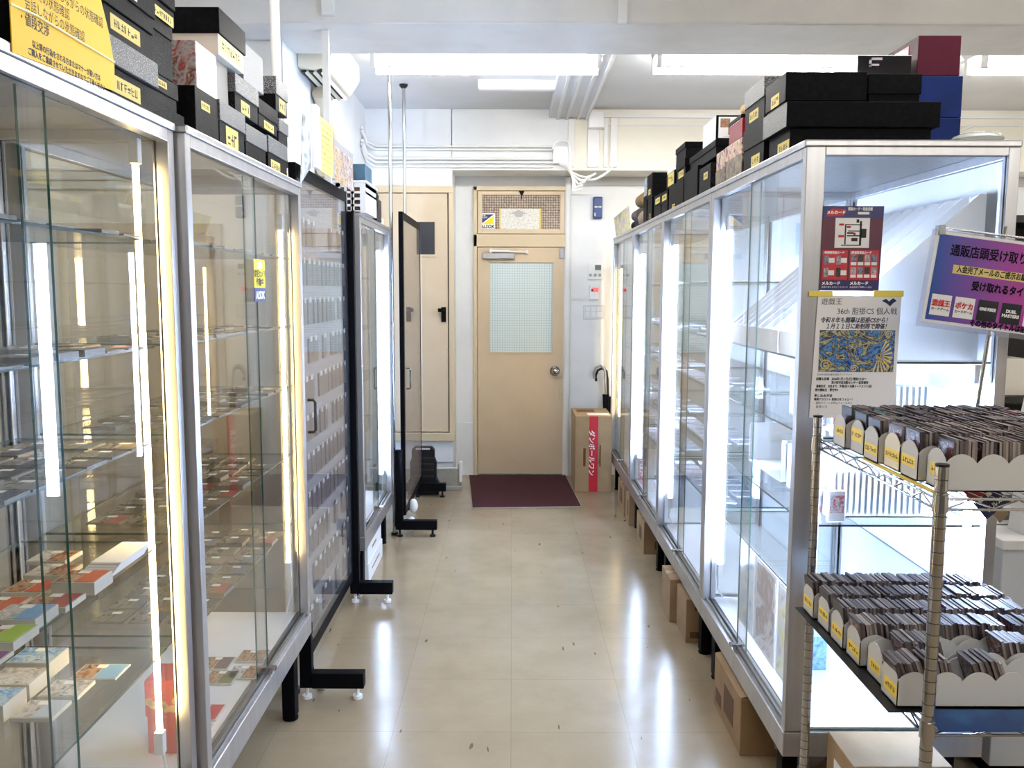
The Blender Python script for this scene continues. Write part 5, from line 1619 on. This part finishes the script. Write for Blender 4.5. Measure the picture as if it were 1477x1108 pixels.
o = build(mb, 'trading_cards', [mat('edge_%d' % i, c, .5) for i, c in enumerate(((104, 95, 92), (74, 66, 69), (126, 117, 113), (58, 50, 55)))] + [mat('card_border', (40, 30, 34), .3)])
tag(o, 'packed rows of dark sleeved cards in the farther trays of the wire rack', 'cards')
o['kind'] = 'stuff'
for (x, y, z, m, lb) in ((.935, uts[4][1] + .041, ZU + .010, (40, 130, 130), 'teal card standing at the head of the fifth upper tray'), (1.22, uts[0][1] + .041, ZU + .010, (110, 24, 70), 'magenta card leaning out of the nearest upper tray'),
                         (1.27, uts[4][1] + .045, ZU + .012, (110, 40, 80), 'plum card leaning at the far end of the upper trays'), (1.09, lts[3][1] + .041, ZD + .012, (90, 26, 80), 'violet card standing proud of the packed lower trays')):
    t = thing('divider_card', lb, 'card', (x, y, z))
    build(MB().prism([(x, z), (x + .003, z), (x + .017, z + .105), (x + .014, z + .105)], 'y', y - .034, y + .034), 'card', mat('divider_%d' % m[0], m, .3), t)

# ------------------------------------------------------------------ leaning pickup sign on its stand
sg = thing('acrylic_sign', 'purple gradient pickup sign in a clear acrylic holder, tilted, behind the card trays', 'sign', (1.182, 2.425, 1.842))
sg.rotation_euler = (0, math.radians(7.2), 0)
SW, SH = .50, .240


def grad():
    m = bpy.data.materials.new('sign_print')
    m.use_nodes = True
    nt = m.node_tree
    b = nt.nodes['Principled BSDF']
    tc = nt.nodes.new('ShaderNodeTexCoord')
    sx = nt.nodes.new('ShaderNodeSeparateXYZ')
    r = nt.nodes.new('ShaderNodeValToRGB')
    mr = nt.nodes.new('ShaderNodeMapRange')
    mr.inputs['From Max'].default_value = SW
    nt.links.new(tc.outputs['Object'], sx.inputs[0])
    nt.links.new(sx.outputs[0], mr.inputs[0])
    nt.links.new(mr.outputs[0], r.inputs[0])
    r.color_ramp.elements[0].color = lin((44, 82, 166))
    r.color_ramp.elements[1].color = lin((206, 60, 150))
    r.color_ramp.elements[1].position = .75
    nt.links.new(r.outputs[0], b.inputs['Base Color'])
    b.inputs['Roughness'].default_value = .25
    return m


O = Vector(ORG[sg.name])


def sl(u0, u1, v0, v1, y0, y1):
    return MB().box(O.x + u0, O.x + u1, O.y + y0, O.y + y1, O.z - v1, O.z - v0)


build(sl(-.02, SW + .02, -.008, SH + .022, .003, .006), 'acrylic_holder', [clear('acrylic_clear', (246, 246, 250), .05, haze=.12, hazecol=(235, 235, 245))], sg)
build(sl(-.008, SW, -.004, SH + .008, .0005, .003), 'white_border', PAPER, sg)
build(sl(.0, SW, .004, SH, -.0008, .0005), 'printed_sheet', grad(), sg)
SI = mat('sign_ink', (7, 7, 24), .5, spec=.1)


def stx(body, size, u, v, m, **k):
    return text(body, size, (O.x + u, O.y - .0014, O.z - v), m, sg, **k)


stx('通販店頭受け取り', .034, .036, .045, SI, bold=.0007, sx=.80)
build(sl(.052, SW, .082, .106, -.0016, -.0009), 'yellow_tape', mat('tape_tan', (226, 206, 130), .5), sg)
text('入金完了メールのご提示お願いします', .021, (O.x + .062, O.y - .0022, O.z - .094), INK, sg, sx=.72, bold=.0006)
stx('受け取れるタイトル一覧', .027, .112, .135, SI, bold=.001, sx=.78)
for i, (m, tx, c_) in enumerate(((PAPER, '遊戯王', RED), (PAPER, 'ポケカ', RED), (mat('sign_black', (22, 24, 34), .3), 'ONE PIECE', WINK), (mat('sign_black', (22, 24, 34), .3), 'DUAL\nRAGON', WINK), (PAPER, '', RED), (PAPER, '', RED))):
    u = .008 + i * .066
    build(sl(u, u + .056, .168, .226, -.0016, -.0009), 'title_square', m, sg)
    if i == 3:
        text('DUEL\nMASTERS', .012, (O.x + u + .028, O.y - .0022, O.z - .197), c_, sg, align='CENTER', bold=.0006)
    elif tx:
        text(tx, .019 if i < 2 else .0105, (O.x + u + .028, O.y - .0022, O.z - .193), c_, sg, align='CENTER', bold=.001, sx=.9)
    if i < 2:
        text('カードゲーム', .0085, (O.x + u + .028, O.y - .0022, O.z - .209), INK, sg, align='CENTER', bold=.0003)
stx('その他のタイトルは記載まで', .020, .125, .236, SI, bold=.001, sx=.8)
ss = thing('sign_stand', 'slim chrome stand with clip bar carrying the purple sign', 'stand', (1.30, 2.438, ZU))
build(MB().cyl((1.375, 2.450, 1.86), (1.318, 2.450, ZU + .006), .0055, 12), 'pole', CHROME, ss, smooth=True)
build(MB().cyl((1.318, 2.435, ZU + .0005), (1.318, 2.435, ZU + .0065), .028, 20), 'base', BLACKP, ss)
build(MB().cyl((1.185, 2.442, 1.856), (1.66, 2.442, 1.80), .0032, 10), 'clip_bar', CHROME, ss, smooth=True)
build(MB().box(1.176, 1.194, 2.418, 2.446, 1.835, 1.862), 'clip', STEEL, ss, bev=.002)

# leaflet hanging under the upper deck
t = thing('leaflet', 'red and navy card leaflet hanging cornerwise under the upper deck', 'leaflet', (1.19, 2.10, 1.24))
build(MB().prism([(1.085, 1.225), (1.145, 1.245), (1.232, 1.165), (1.178, 1.118)], 'y', 2.10, 2.102), 'sheet', mat('leaflet_navy', (34, 36, 84), .35), t)
build(MB().prism([(1.085, 1.225), (1.125, 1.240), (1.178, 1.185), (1.138, 1.160)], 'y', 2.0985, 2.0995), 'red_field', mat('leaflet_red', (150, 34, 50), .35), t)
for i in range(3):
    build(MB().prism([(1.150 + i * .018, 1.168 + i * .016), (1.160 + i * .018, 1.177 + i * .016), (1.168 + i * .018, 1.168 + i * .016), (1.158 + i * .018, 1.159 + i * .016)], 'y', 2.097, 2.098), 'white_square', PAPER, t)
text('メルカード', .016, (1.176, 2.0965, 1.140), WINK, t, ry=-.76, bold=.0006)
t = thing('paper_tag', 'brown and black paper tag hanging behind the red and navy leaflet', 'tag', (1.22, 2.15, 1.15))
build(MB().prism([(1.205, 1.135), (1.225, 1.155), (1.262, 1.12), (1.240, 1.095)], 'y', 2.15, 2.152), 'sheet', CARD2, t)
build(MB().cyl((1.225, 2.151, 1.154), (1.225, 2.151, ZU - .02), .0008, 6), 'string', WHITEP, t)
build(MB().cyl((1.145, 2.101, 1.244), (1.145, 2.101, ZU - .004), .0012, 6), 'clip_wire', CHROME, bpy.data.objects['leaflet'])

# ------------------------------------------------------------------ counter, terminal and shelving beyond the rack
ct = thing('counter', 'white counter with dark kick recess beyond the wire rack', 'counter', (2.2, 3.0, 0))
build(MB().box(1.62, 3.0, 2.78, 3.4, .08, .84), 'cabinet', mat('counter_white', (214, 218, 224), .4), ct, bev=.004)
build(MB().box(1.60, 3.0, 2.75, 3.42, .841, .875), 'worktop', WHITEP, ct, bev=.004)
build(MB().box(1.66, 2.96, 2.82, 3.38, 0, .08), 'plinth', BLACK, ct)
t = thing('printer', 'white grey office printer standing on the counter', 'printer', (1.85, 3.0, .876))
build(MB().box(1.64, 2.06, 2.93, 3.3, .876, .95).box(1.64, 2.06, 3.05, 3.3, .95, 1.06), 'body', WHITEP, t, bev=.012)
build(MB().box(1.665, 2.03, 2.935, 3.045, .951, .956), 'dark_tray', BLACKP, t)
build(MB().box(1.66, 1.80, 2.9285, 2.9295, .895, .93), 'front_panel', mat('printer_grey', (96, 100, 106), .3), t)
t = thing('orange_bag', 'orange box bag with black strap on top of the printer', 'bag', (1.85, 3.1, 1.061))
build(MB().box(1.68, 2.0, 3.08, 3.26, 1.061, 1.165), 'body', mat('orange_board', (214, 130, 76), .55), t, bev=.01)
build(MB().prism([(1.76, 1.07), (1.80, 1.07), (1.82, 1.13), (1.80, 1.15), (1.78, 1.13)], 'y', 3.075, 3.079), 'strap', BLACKP, t)
t = thing('payment_terminal', 'white card payment terminal with dark screen and yellow collar', 'terminal', (1.72, 2.83, .876))
build(MB().prism([(2.80, .876), (2.90, .876), (2.86, 1.19), (2.83, 1.19)], 'x', 1.70, 1.76), 'stand', WHITEP, t)
build(MB().prism([(1.648, 1.195), (1.80, 1.195), (1.80, 1.255), (1.665, 1.255)], 'y', 2.80, 2.83), 'base_card', PAPER, t)
build(MB().prism([(1.668, 1.255), (1.82, 1.255), (1.82, 1.270), (1.672, 1.270)], 'y', 2.798, 2.83), 'yellow_collar', mat('collar_yellow', (246, 206, 60), .4), t)
build(MB().prism([(1.672, 1.270), (1.82, 1.270), (1.82, 1.375), (1.690, 1.375)], 'y', 2.802, 2.83), 'head', WHITEP, t, bev=.004)
build(MB().box(1.697, 1.80, 2.800, 2.8015, 1.283, 1.345), 'screen', mat('screen_dark', (26, 28, 44), .15), t)
text('お支払い', .018, (1.668, 2.7985, 1.232), INK, t)
text('CASIO', .013, (1.702, 2.8005, 1.360), INK, t, bold=.0005)
t = thing('dark_shelving', 'tall dark shelving unit in the shade beyond the counter', 'shelf', (2.3, 3.9, 0))
build(MB().box(1.90, 1.94, 3.7, 4.1, 0, 2.0).box(3.2, 3.24, 3.7, 4.1, 0, 2.0), 'uprights', DARK, t)
for z in (.3, .75, 1.2, 1.65, 1.97):
    build(MB().box(1.94, 3.2, 3.7, 4.1, z, z + .03), 'shelf_board', DARK, t)
build(MB().box(1.94, 3.2, 4.08, 4.1, .05, 1.97), 'back', mat('dark_back', (52, 50, 52), .6), t)
for i, (x, z, c, lb) in enumerate(((2.0, 1.681, (70, 110, 180), 'blue packet stack on the dark shelving, upper'), (2.3, 1.681, (190, 190, 200), 'pale carton on the dark shelving, upper'), (2.0, 1.231, (206, 200, 190), 'cream cloth bundle on the dark shelving'), (2.4, 1.231, (120, 90, 70), 'brown carton on the dark shelving, middle'))):
    sbox(x, x + .24, 3.74, 4.0, z, z + .16, lb, 'w', mat('shelf_item_%d' % i, c, .5), name='packet_box')
t = thing('blue_poster', 'bright sky blue poster panel at the foot of the counter', 'poster', (1.60, 2.74, .1))
build(MB().box(1.325, 1.60, 2.10, 2.115, .05, .60), 'sheet', mat('poster_sky', (60, 140, 206), .4, noise=(5, (120, 190, 232), .4, .7)), t)
t = thing('ceiling_cable', 'thin cable hung from the picture rail at the far right', 'cable', (3.6, YU, 2.9))
build(MB().tube([(3.15, YU - .02, 2.72), (3.5, YU - .02, 2.93), (3.8, YU - .02, 3.04)], .012, 8), 'cable', WHITEM, t, smooth=True)

# what shows through the warm cases: partition wall with a beige door and pipes
pd = MB().box(-2.45, -2.40, 4.715, 4.75, 0, 2.03).box(-1.62, -1.57, 4.715, 4.75, 0, 2.03).box(-2.40, -1.62, 4.715, 4.75, 1.98, 2.03)
d3 = struct(pd, 'door_3', BEIGE2)
ORG[d3.name] = (0, 0, 0)
build(MB().box(-2.40, -1.62, 4.725, 4.75, .01, 1.98), 'door_leaf', BEIGE, d3)
build(MB().cyl((-1.70, 4.725, 1.0), (-1.70, 4.68, 1.0), .02, 14), 'door_knob', CHROME, d3)
t = thing('conduit_run', 'white pipes along the partition wall seen through the warm-lit glass', 'pipe', (-2.3, 4.75, 2.2))
for z in (2.22, 2.27, 2.32):
    build(MB().cyl((-3.2, 4.735, z), (-1.25, 4.735, z), .011, 10), 'pipe', WHITEM, t, smooth=True)
for i, (x, y, h, lb) in enumerate(((-1.75, 4.3, .9, 'stacked brown carton seen dimly behind the warm-lit showcases'), (-2.4, 3.2, 1.1, 'large brown carton behind the warm-lit showcases'), (-2.3, 1.6, .95, 'pale brown carton behind the nearest showcase'))):
    carton(x - .25, x + .2, y - .25, y + .2, 0, h, lb, CARD2)

# ------------------------------------------------------------------ lettering becomes real mesh parts
bpy.context.view_layer.update()
dg = bpy.context.evaluated_depsgraph_get()
for o in [o for o in S.objects if o.type == 'FONT']:
    me = bpy.data.meshes.new_from_object(o.evaluated_get(dg))
    if o.get('heavy'):          # heavier strokes: the same outline laid over itself a hair to each side
        b_ = o['heavy']
        vs_ = [tuple(v.co) for v in me.vertices]
        fs_ = [tuple(p.vertices) for p in me.polygons]
        m0 = me.materials[0]
        mb = MB()
        for i_, (dx, dy) in enumerate(((-b_, -b_), (b_, -b_), (b_, b_), (-b_, b_))):
            mb.add([(x + dx, y + dy, z + i_ * 2e-5) for x, y, z in vs_], fs_)
        me = bpy.data.meshes.new('lettering')
        me.from_pydata(mb.v, [], mb.f)
        me.materials.append(m0)
    n = bpy.data.objects.new('lettering', me)
    C.objects.link(n)
    n.parent = o.parent
    n.matrix_basis = o.matrix_basis.copy()
    bpy.data.objects.remove(o)
